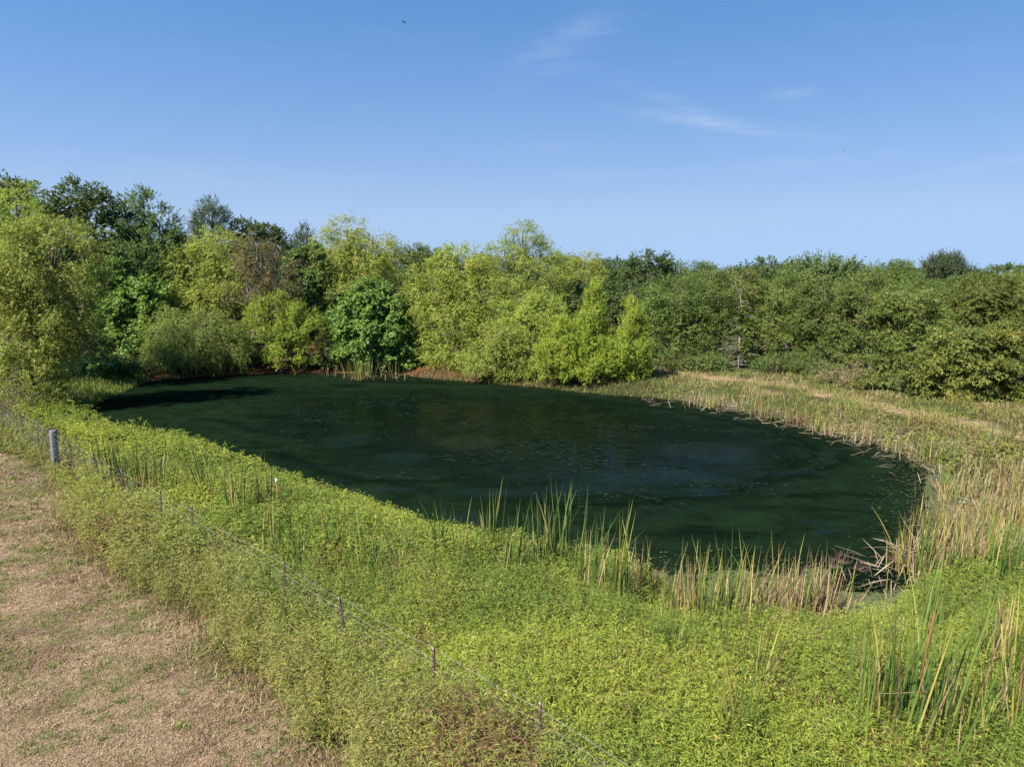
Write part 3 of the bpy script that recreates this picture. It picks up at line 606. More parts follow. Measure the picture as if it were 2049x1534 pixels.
# second row and far woods: copies that share the crowns of a few prototypes
def proto(style, lobes, nl, seed, tr=.13):
    r = np.random.default_rng(seed); V, Q, C, cen, lob, tw = crown(lobes, style, nl, r, ground_z=0.0)
    pt, rd = skeleton((0, 0, 0), lobes, cen, lob, r, tr, 16); v, q = tubes(pt, rd, 5)
    t = mesh_obj('trunk', v, q, M_BARK, smooth_shade=True); c = mesh_obj('crown', V, Q, M_LEAF, col=C)
    me = (t.data, c.data); bpy.data.objects.remove(t); bpy.data.objects.remove(c); return me
PROT = [proto('oak', [(0, 0, 5.6, 1.6, 1.5, 1.3), (-1.2, .2, 4.6, 1.5, 1.4, 1.2), (1.3, -.2, 4.5, 1.5, 1.4, 1.2), (0, 0, 3.0, 2.4, 2.2, 1.7)], 24000, 301),
        proto('elm', [(0, 0, 5.8, 1.2, 1.2, 1.2), (-.9, .1, 4.6, 1.4, 1.3, 1.3), (1.0, 0, 4.3, 1.4, 1.3, 1.3), (0, 0, 2.8, 2.1, 2, 1.8)], 24000, 302),
        proto('locust', [(0, 0, 5.8, 1.5, 1.4, 1.0), (-1.2, 0, 4.4, 1.5, 1.4, 1.2), (1.2, .2, 4.3, 1.5, 1.4, 1.2), (0, 0, 2.8, 2.2, 2, 1.6)], 24000, 303),
        proto('willow', [(0, 0, 5.6, 1.4, 1.3, 1.2), (-1.0, 0, 4.4, 1.4, 1.3, 1.3), (1.1, 0, 4.2, 1.4, 1.3, 1.3), (0, 0, 2.6, 2.1, 2, 1.7)], 24000, 304),
        proto('cedar', [(0, 0, 6.0, .6, .6, .9), (0, 0, 4.6, 1.1, 1.1, 1.1), (0, 0, 3.0, 1.6, 1.6, 1.4), (0, 0, 1.6, 1.9, 1.9, 1.2)], 18000, 305)]
def copy_tree(pi, name, x, y, h, wd, rz, label, group, cat='tree'):
    t_, c_ = PROT[pi]; s = h/7.0
    o = empty(name, (x, y, height1(x, y)), rz, (s*wd, s*wd, s))
    link(bpy.data.objects.new('trunk', t_), o); link(bpy.data.objects.new('crown', c_), o)
    return tag(o, label, cat, group)
names = ['oak_tree', 'elm_tree', 'locust_tree', 'willow_tree', 'cedar_tree']
r = np.random.default_rng(77)
# (px, top y px, distance, prototype)
second = [(1300, 575, 54, 2), (1385, 560, 57, 1), (1450, 552, 58, 2), (1540, 560, 55, 2), (1610, 570, 53, 2), (1700, 562, 52, 2), (1790, 565, 50, 2), (1860, 570, 51, 1), (1850, 560, 58, 2),
          (1920, 552, 56, 2), (1990, 548, 55, 2), (2050, 545, 54, 3), (1235, 560, 52, 0), (1150, 565, 54, 0), (960, 600, 56, 3), (880, 560, 58, 1), (800, 590, 57, 1), (640, 560, 58, 1), (560, 560, 60, 0),
          (470, 560, 58, 0), (350, 520, 58, 0), (250, 500, 58, 1), (120, 500, 58, 0), (0, 480, 60, 0), (-80, 470, 56, 1), (200, 620, 52, 1), (460, 640, 53, 0), (680, 660, 52.5, 1), (840, 640, 52, 0)]
for px, py, Y, pi in second:
    p_ = at_depth(px, py, Y); hh = max(3.0, p_[2]-height1(p_[0], Y))
    copy_tree(pi, names[pi], p_[0], Y, hh, r.uniform(.9, 1.25)*min(1.3, 7.0/hh+.25), r.uniform(0, 6.28), 'green tree half hidden in the second row behind the shore trees', 'second row of trees')
for k in range(78):
    px = -120 + 2290*((k+r.random())/78); Y = r.uniform(72, 150)
    sk = np.interp(px, [-120, 300, 600, 900, 1200, 1350, 1500, 1800, 2170], [470, 480, 500, 506, 518, 526, 529, 528, 522]) + r.uniform(-4, 14)
    p_ = at_depth(px, sk, Y); hh = max(5.0, p_[2]-height1(p_[0], Y)); pi = int(r.choice([0, 0, 1, 1, 2, 4]))
    copy_tree(pi, names[pi], p_[0], Y, hh, r.uniform(1.1, 1.5), r.uniform(0, 6.28), 'small distant tree in the woods along the skyline', 'distant woods')

# undergrowth bushes along the far shore and under the right bank trees
def bush(px, py, Y, rx, ry, style, nl, seed, label, extra=None, name='undergrowth_bush', grp='undergrowth at the foot of the trees'):
    make_tree(name, label, style, Y, [(px, py, rx, ry), (px+rx*.6, py+ry*.25, rx*.7, ry*.7), (px-rx*.6, py+ry*.3, rx*.7, ry*.65)], nl, seed, tr=.04, nbr=14, group=grp, cat='bush', extra=extra)
def brown(V, Q, C, off, r): return V, Q, C*0+np.array([.34, .2, .13])*np.repeat(r.uniform(.7, 1.2, (len(C)//3, 1)), 3, 0)
bush(645, 695, 48.8, 15, 11, 'tan', 2600, 401, 'small dry pinkish-brown bush left of the large-leaved tree', brown, 'dry_bush')
bush(640, 728, 48.6, 40, 16, 'elm', 6000, 402, 'low dark bush on the clay bank left of the large-leaved tree')
bush(480, 728, 48.8, 40, 16, 'broad', 6000, 403, 'low bush on the clay bank between the weeping and the fresh green willow')
bush(330, 738, 46, 40, 18, 'elm', 6000, 404, 'low bush at the far left corner of the pond under the weeping willow')
bush(235, 740, 43, 34, 22, 'elm', 5500, 405, 'dark leafy bush behind the bright grass at the left end of the pond')
bush(175, 735, 41, 26, 18, 'broad', 5500, 406, 'green bush in the shade behind the bright grass, right of the big left willow')
bush(850, 735, 48.6, 36, 20, 'bright', 6000, 407, 'small yellow-green bush right of the large-leaved tree at the water')
bush(1080, 768, 42.2, 22, 14, 'bright', 3500, 408, 'tiny bright bush touching the water at the foot of the twin-peaked bush')
bush(1340, 730, 45.5, 34, 18, 'sumac', 4500, 409, 'low weedy bush right of the twin-peaked bush behind the dry path')
bush(1410, 728, 45.2, 34, 16, 'locust', 4500, 410, 'low green bush left of the dead tree behind the dry path')
bush(1560, 728, 45, 40, 18, 'locust', 5000, 411, 'low locust bush right of the dead tree behind the dry path')
bush(1640, 738, 43, 40, 20, 'locust', 5000, 412, 'low bush behind the dry path below the upright-shoot tree')
bush(1690, 760, 39, 36, 22, 'tan', 4200, 413, 'olive-brown weedy bush at the dry path, right bank')
bush(1770, 770, 38, 44, 24, 'sumac', 5000, 414, 'green weedy bush left of the large rounded bush, beside the dry path')
bush(1840, 795, 35.5, 30, 16, 'elm', 3500, 415, 'dark low bush at the left foot of the large rounded bush')
bush(165, 690, 43.5, 34, 34, 'elm', 6500, 417, 'dark leafy bush deep in the shade right of the big left willow')
bush(14, 800, 30, 26, 34, 'tan', 1500, 416, 'bare purplish thicket at the left edge behind the wire fence', None, 'bare_thicket')

# ------------------------------------------------------------------ weeds on the near bank (uncountable)
FENCE_GRASS = [on_ground(x, y)[:2] for x, y in [(-120, 800), (0, 838), (130, 880), (175, 930), (160, 990), (110, 960), (60, 925), (0, 905), (-120, 865)]]
def near_weed_mask(x, y):
    sdp = pond_sd(x, y)
    tall = inside(FENCE_GRASS, x, y) & (vnoise(x*31.7, y*31.7, 5) < .75)
    sparse = (x > 7) & (y > 19) & (vnoise(x*17.3, y*17.3, 9) < .55)
    return (~in_mown(x, y)) & ~sparse & (sdp > -0.45) & (y < 31) & (x > -24) & ~tall & (dist_line(trail, x, y) > 1.1)
def scatter(n, ylo, yhi, dens_pow, r):
    """random points in the camera's wedge with density falling with distance"""
    u = r.random(n); a = 1-dens_pow
    y = (ylo**a + u*(yhi**a-ylo**a))**(1/a); x = (r.random(n)*2-1)*(y*0.80+1.2); return x, y
def weed_colour(x, y, r):
    n = len(x); dmow = dist_line(mow_line, x, y)
    fence_side = ((x+14.8)*(-11.9) - (y-21.5)*12.3)   # > 0 on the mown side of the fence line
    p1 = fbm(x*.35, y*.35, 131); p2 = fbm(x*.9, y*.9, 141)
    c = mixc3((.228, .262, .04), (.145, .195, .033), smooth(.35, .65, p1))
    c = mixc3(c, (.24, .265, .045), smooth(.55, .75, p2)*.6)
    dull = np.maximum(smooth(-1.2, 1.5, fence_side/17.1 + (p2-.5)*2), .7*smooth(6, 9, x)*smooth(17, 21, y))
    c = mixc3(c, (.195, .2, .055), dull*.85)
    red = smooth(.56, .72, fbm(x*.7+9, y*.7, 151))*(.15+.65*dull)
    kill = r.random(n) < red; c[kill] = np.array([.17, .09, .05])
    stem = r.random(n) < .03+.2*dull; c[stem] = np.array([.21, .16, .075])
    yel = r.random(n) < .035; c[yel] = np.array([.33, .27, .06])
    return c*1.15*r.uniform(.72, 1.25, (n, 1))
def canopy(x, y):
    dm_ = dist_line(mow_line, x, y)
    fs = ((x+14.8)*(-11.9) - (y-21.5)*12.3)/17.1
    return (0.40 + 0.46*fbm(x*.8, y*.8, 161, 3) + .14*vnoise(x*2.5, y*2.5, 163) + .22*smooth(-.8, .6, fs)*smooth(24, 18, y))*(.72+.28*smooth(0, .5, dm_))*smooth(-.6, .5, pond_sd(x, y)+.25)
r = np.random.default_rng(11)
parts = []
for (n, lo, hi, per, L, Wd, full) in ((18500, 5.5, 13, 12, .092, .0125, False), (9000, 13, 20, 8, .125, .024, False), (6500, 20, 32, 7, .17, .036, False)):
    x, y = scatter(n*3, lo, hi, 0.9, r); k = near_weed_mask(x, y); x, y = x[k], y[k]
    keep_n = min(len(x), n*2); x, y = x[:keep_n], y[:keep_n]; n_ = len(x)
    hgt = canopy(x, y)*r.uniform(.7, 1.15, n_); gzz = np.maximum(height(x, y), WL)
    c0 = weed_colour(x, y, r)
    lean = r.normal(size=(n_, 2))*.16
    f = np.clip(1 - np.where(dist_line(mow_line, x, y) < .6, .85, .62)[:, None]*r.random((n_, per))**1.3, .12, 1)
    P = np.stack([x[:, None]+lean[:, :1]*f*hgt[:, None], y[:, None]+lean[:, 1:]*f*hgt[:, None], gzz[:, None]+hgt[:, None]*f], -1).reshape(-1, 3)
    P[:, :2] += r.normal(size=(len(P), 2))*.035
    a = r.random(len(P))*6.283; e = r.uniform(-.15, .75, len(P))
    D = np.stack([np.cos(a)*np.cos(e), np.sin(a)*np.cos(e), np.sin(e)], -1)
    N = np.stack([-np.cos(a)*np.sin(e), -np.sin(a)*np.sin(e), np.cos(e)], -1) + r.normal(size=(len(P), 3))*.25
    C = np.repeat(c0, per, 0)*r.uniform(.8, 1.2, (len(P), 1))
    Ls = L*r.uniform(.6, 1.25, len(P))
    parts.append(bent(P, D, N, Ls, Wd*r.uniform(.75, 1.2, len(P)), C, r.uniform(.1, .55, len(P))) if full else leaves(P, D, N, Ls, Wd, C, .2))
V, Q, C = join(parts)
tag(mesh_obj('marsh_weeds', V, Q, M_WEED, col=C), 'thick bright green leafy weeds covering the near bank', 'weeds', kind='stuff')

# dry mown grass
r = np.random.default_rng(12)
x, y = scatter(230000, 6.0, 30, 1.15, r); k = in_mown(x, y); x, y = x[k], y[k]
n_ = len(x); C = mown_col(x, y)*r.uniform(.55, 1.45, (n_, 1))
a = r.random(n_)*6.283; e = np.abs(r.normal(size=n_))*.35 + .03
D = np.stack([np.cos(a)*np.cos(e), np.sin(a)*np.cos(e), np.sin(e)], -1); N = np.tile([[0, 0, 1.]], (n_, 1)) + r.normal(size=(n_, 3))*.4
sc = np.clip(y/11, .8, 2.2)
V, Q, C = leaves(np.stack([x, y, height(x, y)+.004], -1), D, N, .075*sc*r.uniform(.6, 1.5, n_), .011*sc, C)
tag(mesh_obj('mown_grass', V, Q, M_GRASS, col=C), 'short dry tan grass mown on the left of the fence', 'grass', kind='stuff')

# low tufts standing out of the mown thatch
r = np.random.default_rng(13); x, y = scatter(9000, 6.0, 30, 1.1, r); k = in_mown(x, y) & (fbm(x*1.2, y*1.2, 241, 3)+.35*(dist_line(mow_line, x, y) < 1.2) > .5); x, y = x[k], y[k]; n_ = len(x); per = 12
tcx = np.repeat(x, per)+r.normal(size=n_*per)*.035; tcy = np.repeat(y, per)+r.normal(size=n_*per)*.035
gr = fbm(x*1.6+3, y*1.6, 251, 3); tcol = np.where((gr > .5)[:, None], np.array([[.16, .19, .045]]), np.array([[.3, .225, .12]])); tcol = np.repeat(tcol*r.uniform(.7, 1.25, (n_, 1)), per, 0)*r.uniform(.75, 1.25, (n_*per, 1))
a = r.random(n_*per)*6.283; e = r.uniform(.5, 1.4, n_*per); D = np.stack([np.cos(a)*np.cos(e), np.sin(a)*np.cos(e), np.sin(e)], -1); N = np.stack([-np.cos(a), -np.sin(a), np.ones_like(a)], -1)
hs = np.repeat(r.uniform(.05, .14, n_)*np.clip(y/14, .8, 1.4), per)
V, Q, C = leaves(np.stack([tcx, tcy, height(tcx, tcy)], -1), D, N, hs, .012*np.clip(tcy/11, .8, 2), tcol, .15)
tag(mesh_obj('grass_tufts', V, Q, M_GRASS, col=C), 'small green and straw tufts dotted over the mown ground', 'grass', kind='stuff')

def grass(name, label, n, region, ylo, yhi, Lr, Wd, cols, seed, lean=.35, drop=(.1, .5), wpx=None):
    r = np.random.default_rng(seed)
    lo = np.min(region, 0); hi = np.max(region, 0)
    x = r.uniform(lo[0], hi[0], n*4); y = r.uniform(lo[1], hi[1], n*4)
    k = inside(region, x, y) & (pond_sd(x, y) > -.1) & (fbm(x*.9, y*.9, seed) > (.44 if name == 'bank_grass' else .3)) & ((name == 'trail_grass') | (dist_line(trail, x, y)+(fbm(x*.8, y*.8, 5)-.5)*2.4 > .5) | (r.random(len(x)) < .4)); x, y = x[k][:n], y[k][:n]; n_ = len(x)
    p1 = fbm(x*.6, y*.6, seed+3); ci = np.clip((p1*1.6-.3+r.normal(size=n_)*.22)*len(cols), 0, len(cols)-1).astype(int)
    C = np.asarray(cols)[ci]*.85*r.uniform(.7, 1.3, (n_, 1))
    a = r.random(n_)*6.283; D = np.stack([np.cos(a)*lean, np.sin(a)*lean, np.ones(n_)], -1) + r.normal(size=(n_, 3))*.15
    N = np.stack([np.cos(a), np.sin(a), np.full(n_, -.3)], -1)
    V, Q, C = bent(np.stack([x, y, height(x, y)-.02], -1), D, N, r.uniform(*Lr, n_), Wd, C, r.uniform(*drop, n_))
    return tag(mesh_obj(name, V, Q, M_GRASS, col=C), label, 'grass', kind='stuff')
G = lambda pts, z=0.0: [on_ground(x, y, z)[:2] for x, y in pts]
grass('fence_grass', 'yellow-green tall grass along the fence at the left edge', 9000, G([(-120, 800), (0, 838), (130, 880), (175, 930), (160, 990), (110, 960), (60, 925), (0, 905), (-120, 865)]), 0, 0, (.35, .75), .018,
      [(.17, .2, .04), (.22, .23, .05), (.28, .24, .08)], 501)
grass('mow_edge_grass', 'pale dry tufts along the mown edge of the weeds', 8000,
      G(mow_px[4:18]) + G([(x-60-(y-960)*.08, y+22) for x, y in mow_px[4:18]][::-1]), 0, 0, (.12, .36), .012,
      [(.3, .24, .12), (.36, .28, .15), (.24, .2, .08), (.2, .2, .06)], 502, lean=.9, drop=(.2, .8))
grass('bank_sedge', 'thin upright grass blades growing through the near bank weeds', 15000,
      G([(420, 960), (620, 985), (850, 1060), (1100, 1110), (1300, 1170), (1700, 1225), (2049, 1180), (2150, 1560), (1100, 1560), (760, 1540), (480, 1340), (260, 1150), (180, 1000)]), 0, 0, (.5, 1.0), .009,
      [(.15, .21, .035), (.2, .25, .045), (.26, .25, .07), (.3, .24, .1)], 508, lean=.3, drop=(.05, .4))
grass('dry_edge_stems', 'reddish-brown dry stems at the edge of the weeds above the mown strip', 5200,
      G([(x-26, y+6) for x, y in mow_px[4:18]]) + G([(x+34, y-12) for x, y in mow_px[4:18]][::-1]), 0, 0, (.3, .65), .011,
      [(.2, .1, .055), (.26, .15, .08), (.3, .22, .11), (.2, .17, .07)], 507, lean=.35, drop=(.0, .4))
grass('shore_grass', 'bright grass on the left tip of the pond', 7000, G([(100, 800), (130, 760), (265, 752), (300, 762), (262, 778), (196, 808), (170, 840), (110, 840)], WL), 0, 0, (.3, .6), .03,
      [(.18, .23, .04), (.14, .19, .035)], 503)
grass('bank_grass', 'green and straw-coloured grass on the right bank of the pond', 24000,
      G([(1290, 738), (1480, 745), (1640, 752), (1800, 790), (2049, 820), (2300, 900), (2300, 1080), (2060, 1045), (2010, 985), (1880, 935), (1760, 890), (1620, 852), (1420, 810), (1310, 796)]), 0, 0, (.14, .48), .022,
      [(.15, .185, .042), (.2, .205, .05), (.27, .235, .09), (.36, .27, .14)], 504)
grass('trail_grass', 'dry reddish-straw grass on the path along the right bank', 5500,
      [q + np.array([0, 1.2]) for q in trail] + [q - np.array([0, 1.2]) for q in trail][::-1], 0, 0, (.08, .26), .02,
      [(.42, .27, .15), (.38, .25, .15), (.46, .33, .19)], 505, lean=.8)
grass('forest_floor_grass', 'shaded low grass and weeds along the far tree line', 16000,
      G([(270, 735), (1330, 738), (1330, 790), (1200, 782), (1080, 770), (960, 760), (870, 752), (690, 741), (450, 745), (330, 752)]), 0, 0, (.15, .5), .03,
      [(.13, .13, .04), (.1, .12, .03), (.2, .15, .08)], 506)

# ------------------------------------------------------------------ cattails and reeds
def blade_mesh(Lb, w, bend, kink=None, seed=0):
    r = np.random.default_rng(seed); n = 6; t = np.linspace(0, 1, n)
    P = np.stack([bend*Lb*t**2.2, np.zeros(n), Lb*(t - .18*abs(bend)*t**2)], 1)
    if kink: # folded over dead leaf
        kx = kink; i = t > kx; P[i, 2] = np.interp(kx, t, P[:, 2]) - (t[i]-kx)*Lb*.55; P[i, 0] += (t[i]-kx)*Lb*.75
    wd = w*np.array([.75, 1, 1, .85, .55, .05])*.5; tw = r.uniform(-.5, .5)
    A = np.stack([np.sin(tw*t)*1.0, np.cos(tw*t), np.zeros(n)], 1)
    V = np.concatenate([P - A*wd[:, None], P + A*wd[:, None]]); i = np.arange(n-1)
    return V, np.stack([i, i+1, i+1+n, i+n], 1)
def mesh_only(name, V, Q, mat):
    o = mesh_obj(name, V, Q, mat); me = o.data; bpy.data.objects.remove(o); return me
POOL = {}
for key, mat in (('g', M_REED_G), ('y', M_REED_Y), ('d', M_REED_D)):
    POOL[key] = [mesh_only('blade', *blade_mesh(1.0, .020 if key != 'd' else .017, b, kk, s), mat)
                 for s, (b, kk) in enumerate([(.03, None), (.07, None), (.12, None), (.18, None), (.02, None), (.32, None)] if key != 'd' else [(.05, None), (.15, None), (.25, None), (.1, .6), (.08, .45), (.02, None)])]
sa = np.linspace(0, 2*np.pi, 7, endpoint=False)
def spike_geo(h):
    prof = [(0, .006), (h-.30, .006), (h-.27, .014), (h-.1, .015), (h-.07, .005), (h, .002)]
    return tubes([np.array([[0, 0, z] for z, _ in prof])], [[q for _, q in prof]], 6)
SPIKE = mesh_only('flower_spike', *spike_geo(1.0), M_SPIKE)
reed_k = [0]
def clump(px, py, hgt, nb, mix, label, group, spread=.16, lean=(0, 0), split=True, spikes=0, z=None, name='cattail_clump'):
    """px,py: where the clump meets the ground; mix: shares of green, yellow, dry"""
    reed_k[0] += 1; r = np.random.default_rng(900+reed_k[0])
    hgt = hgt + (.1 if z is None else 0.0); spread = spread*1.5; mix = (mix[0], mix[1]+.6, mix[2]+1.4)
    p = on_ground(px, py, 0.0 if z is None else z); gz_ = max(height1(p[0], p[1]), WL-.3)
    o = empty(name, (p[0], p[1], gz_))
    if mix[2] > 5: nb = int(nb*1.35)
    nb = int(nb*2.3) if split else int(nb*1.3)
    keys = r.choice(['g', 'y', 'd'], nb, p=np.array(mix)/sum(mix)); geo = {'g': [], 'y': [], 'd': []}
    for kx in keys:
        i = r.integers(0, 6); Lb = hgt*r.uniform(.55, 1.05)*(.85 if kx == 'd' else 1)
        bx, by = r.normal(size=2)*spread*.6; az_ = r.random()*6.283
        tx, ty = lean[0]+r.normal()*.055+bx*.2, lean[1]+r.normal()*.055+by*.2
        if kx == 'd' and r.random() < .22: tx += r.normal()*.5; ty += r.normal()*.4
        if split:
            b_ = bpy.data.objects.new('blade', POOL[kx][i]); b_.location = (bx, by, -.03); b_.rotation_mode = 'ZYX'
            b_.rotation_euler = (-ty, tx, az_); b_.scale = (Lb, 1.15, Lb)
            b_.rotation_mode = 'XYZ'; b_.rotation_euler = (Vector((tx, ty, 1)).to_track_quat('Z', 'Y').to_matrix() @ __import__('mathutils').Matrix.Rotation(az_, 3, 'Z')).to_euler()
            link(b_, o)
        else:
            me = POOL[kx][i]; v = np.empty(len(me.vertices)*3, np.float32); me.vertices.foreach_get('co', v); v = v.reshape(-1, 3)*np.array([Lb, 1.25, Lb])
            ca, sn = math.cos(az_), math.sin(az_); v = v @ np.array([[ca, sn, 0], [-sn, ca, 0], [0, 0, 1]])
            v = v + np.array([bx, by, -.03]); v[:, 0] += tx*v[:, 2]; v[:, 1] += ty*v[:, 2]
            geo[kx].append(v)
    if not split:
        for kx, nm, mt in (('g', 'green_blades', M_REED_G), ('y', 'yellow_blades', M_REED_Y), ('d', 'dry_blades', M_REED_D)):
            if not geo[kx]: continue
            n = 6; i = np.arange(n-1); q1 = np.stack([i, i+1, i+1+n, i+n], 1); V = np.concatenate(geo[kx]); Q = np.concatenate([q1+12*j for j in range(len(geo[kx]))])
            mesh_obj(nm, V, Q, mt, o)['kind'] = 'stuff'
    for s_ in range(spikes):
        b_ = bpy.data.objects.new('flower_spike', SPIKE); b_.location = (r.normal()*.08, r.normal()*.08, 0); hs = hgt*r.uniform(.75, .95); b_.scale = (1, 1, hs)
        b_.rotation_euler = (-lean[1]+r.normal()*.05, lean[0]+r.normal()*.05, 0); link(b_, o)
    return tag(o, label, 'cattails', group)
ORD = ['first', 'second', 'third', 'fourth', 'fifth', 'sixth', 'seventh', 'eighth', 'ninth', 'tenth', 'eleventh', 'twelfth', 'thirteenth', 'fourteenth', 'fifteenth', 'sixteenth', 'seventeenth', 'eighteenth']
GA, GB, GC_, GD, GE = 'cattails along the fence', 'cattails along the near shore', 'cattails in the right foreground', 'reed bed at the right shore', 'reeds on the right bank'
# left group behind the fence
for px, py, h, nb, mx, sp, ln, lab in [
   (150, 938, 1.55, 6, (2, 1, 3), .05, (-.05, 0), 'thin cattail clump just right of the round wooden post'),
   (222, 990, 1.9, 16, (6, 2, 1), .2, (-.12, 0), 'loose left-leaning green cattail clump inside the fence near the wooden post'),
   (290, 1015, 2.0, 40, (6, 4, 1), .36, (0, 0), 'largest, dense yellow-green cattail clump inside the fence at left'),
   (425, 1020, 2.1, 14, (7, 2, 1), .16, (-.2, .05), 'tall green cattail clump leaning left over the weeds'),
   (475, 1060, 1.9, 18, (6, 3, 0), .18, (0, 0), 'upright yellow-green cattail clump left of the red stake'),
   (530, 1040, 1.7, 16, (6, 3, 1), .15, (0, 0), 'upright cattail clump directly beside the red stake'),
   (245, 985, 1.4, 10, (6, 1, 0), .12, (-.06, 0), 'short cattail clump between the loose clump and the largest clump')]:
    clump(px, py, h, nb, mx, lab, GA, sp, ln)
# row in front of the pond, left to right
row = [(555, 1150, 1.7, 10, (6, 2, 0), .14, (0, 0), 1), (600, 1195, 1.6, 10, (6, 3, 0), .12, (0, 0), 0), (660, 1150, 1.6, 12, (6, 3, 1), .2, (-.05, 0), 0), (735, 1190, 1.75, 12, (6, 1, 1), .14, (0, 0), 0),
       (800, 1175, 1.3, 8, (0, 1, 5), .07, (0, 0), 0), (885, 1150, 1.6, 12, (8, 1, 0), .07, (.02, 0), 0), (925, 1180, 1.7, 12, (6, 1, 1), .12, (0, 0), 0), (985, 1130, 1.9, 14, (8, 1, 0), .1, (-.02, 0), 0),
       (1020, 1185, 1.8, 16, (9, 0, 1), .12, (.06, 0), 0), (1080, 1165, 1.9, 16, (8, 1, 1), .13, (0, 0), 0), (1120, 1140, 2.2, 26, (9, 1, 2), .2, (0, 0), 0), (1170, 1210, 1.9, 16, (8, 2, 1), .18, (.08, 0), 0),
       (1235, 1220, 2.1, 18, (8, 2, 1), .12, (.02, 0), 0), (1285, 1180, 1.7, 18, (3, 1, 6), .16, (0, 0), 0), (1345, 1210, 1.5, 20, (1, 1, 9), .22, (0, 0), 0), (1395, 1215, 1.6, 30, (3, 2, 9), .28, (0, 0), 1),
       (1440, 1265, 2.1, 40, (9, 3, 2), .3, (.05, 0), 0), (1515, 1200, 1.8, 34, (2, 1, 12), .26, (0, 0), 0)]
for i, (px, py, h, nb, mx, sp, ln, sk) in enumerate(row):
    kind_ = 'green' if mx[0] > 5 else ('mixed green and brown' if mx[0] > 1 else 'dry brown')
    clump(px, py, h, nb, mx, f'{kind_} cattail clump, {ORD[i]} from the left in the row before the pond', GB, sp, ln, spikes=sk)
clump(1570, 1215, 1.8, 44, (3, 1, 10), 'dry brown reed clump with green leaves left of the dark purplish reeds', GB, .3, (.03, 0))
clump(1625, 1200, 1.9, 60, (1, 0, 14), 'dense dark purplish dry reed clump standing at the water edge, near right', GB, .3, (.06, 0))
clump(1545, 1275, 1.3, 12, (1, 1, 6), 'short broken straw reed clump in the weeds below the dark purplish reeds', GB, .16, (0, 0))
# right foreground
for px, py, h, nb, mx, sp, ln, lab, sk in [
   (1800, 1520, 2.5, 36, (8, 3, 3), .36, (.14, .1), 'tallest green cattail clump leaning right in the right foreground', 1),
   (1750, 1500, 1.9, 12, (8, 2, 0), .14, (.1, .1), 'narrow cattail clump left of the tallest clump in the right foreground', 0),
   (1855, 1300, 2.1, 10, (9, 1, 0), .1, (.16, .1), 'slender dark green cattail clump behind the tallest clump at right', 0),
   (1880, 1530, 1.6, 20, (4, 6, 2), .16, (.06, .05), 'yellowing cattail clump right of the tallest clump in the right foreground', 1),
   (1980, 1390, 1.7, 20, (3, 2, 6), .22, (.05, 0), 'brown-tipped reed clump at the right edge of the weeds', 1),
   (2030, 1540, 1.7, 26, (3, 3, 6), .26, (.05, .05), 'brown and yellow reed clump in the bottom right corner', 1),
   (1940, 1540, 1.4, 12, (3, 3, 2), .14, (0, 0), 'small mixed reed clump left of the bottom right corner', 0),
   (2040, 1440, 1.8, 14, (6, 1, 3), .14, (.05, 0), 'green reed clump cut by the right edge of the photo', 0),
   (1465, 1540, 1.7, 16, (6, 4, 1), .16, (.04, .05), 'yellow-green cattail clump standing alone low in the weeds, centre right', 0),
   (1500, 1440, 1.6, 10, (6, 5, 1), .1, (.1, .05), 'cattail clump with yellow leaf bases above the lone low clump', 0),
   (1330, 1350, 1.3, 12, (8, 0, 0), .12, (.05, 0), 'short green cattail clump in the weeds below the brown reeds', 0),
   (1445, 1380, 1.2, 8, (8, 0, 0), .1, (.15, .05), 'short right-leaning cattail clump in the weeds', 0),
   (700, 1400, .9, 6, (7, 1, 0), .1, (0, 0), 'small lone cattail tuft in the weeds near the fence, bottom centre', 0),
   (545, 1240, 1.3, 8, (7, 1, 0), .08, (-.05, 0), 'thin dark cattail tuft beside a fence post, lower left', 0)]:
    clump(px, py, h, nb, mx, lab, GC_, sp, ln, spikes=sk)
# reed bed at the right shore: stems standing in duckweed
r = np.random.default_rng(61)
for k in range(84):
    px = r.uniform(1850, 2120); py = r.uniform(975, 1165)
    if px < 1880 and py < 1040: px += 60
    clump(px, py, r.uniform(.9, 1.6), int(r.integers(24, 42)), [(2, 1, 9), (4, 2, 6), (1, 1, 12)][k % 3], 'brown and green reed clump in the dense bed at the right shore', GD, .32, (.14+r.normal()*.06, .03), split=False, z=WL, name='reed_clump')
clump(1838, 1150, 1.9, 22, (8, 2, 1), 'green cattail clump at the left edge of the right reed bed', GD, .14, (.05, 0), z=WL)
clump(1808, 1145, 1.8, 8, (2, 4, 3), 'thin yellowish reed tuft standing in the water before the right reed bed', GD, .12, (-.03, 0), z=WL)
clump(1890, 1185, 1.6, 16, (5, 3, 2), 'yellow-green cattail clump at the front of the right reed bed', GD, .14, (.12, .05), z=WL)
clump(2008, 1190, 1.9, 14, (9, 1, 0), 'broad fresh green cattail clump at the front right of the reed bed', GD, .12, (.1, .05), z=-.2)
# right bank shoreline
bank = [(1345, 796), (1400, 808), (1425, 812), (1440, 808), (1490, 822), (1530, 832), (1560, 838), (1600, 846), (1640, 858), (1660, 864), (1690, 868), (1730, 880), (1790, 898), (1850, 915), (1900, 925), (1960, 950), (2010, 960), (1930, 900), (2000, 920), (1850, 880)]
for k, (px, py) in enumerate(bank):
    clump(px + r.normal()*4, py, r.uniform(.8, 1.55), int(r.integers(26, 44)), [(5, 3, 2), (2, 2, 8), (6, 3, 1), (1, 1, 8)][k % 4], 'reed clump among the straw on the bank of the right shore', GE, .3, (.1, 0), split=False, z=WL+.1, name='reed_clump')
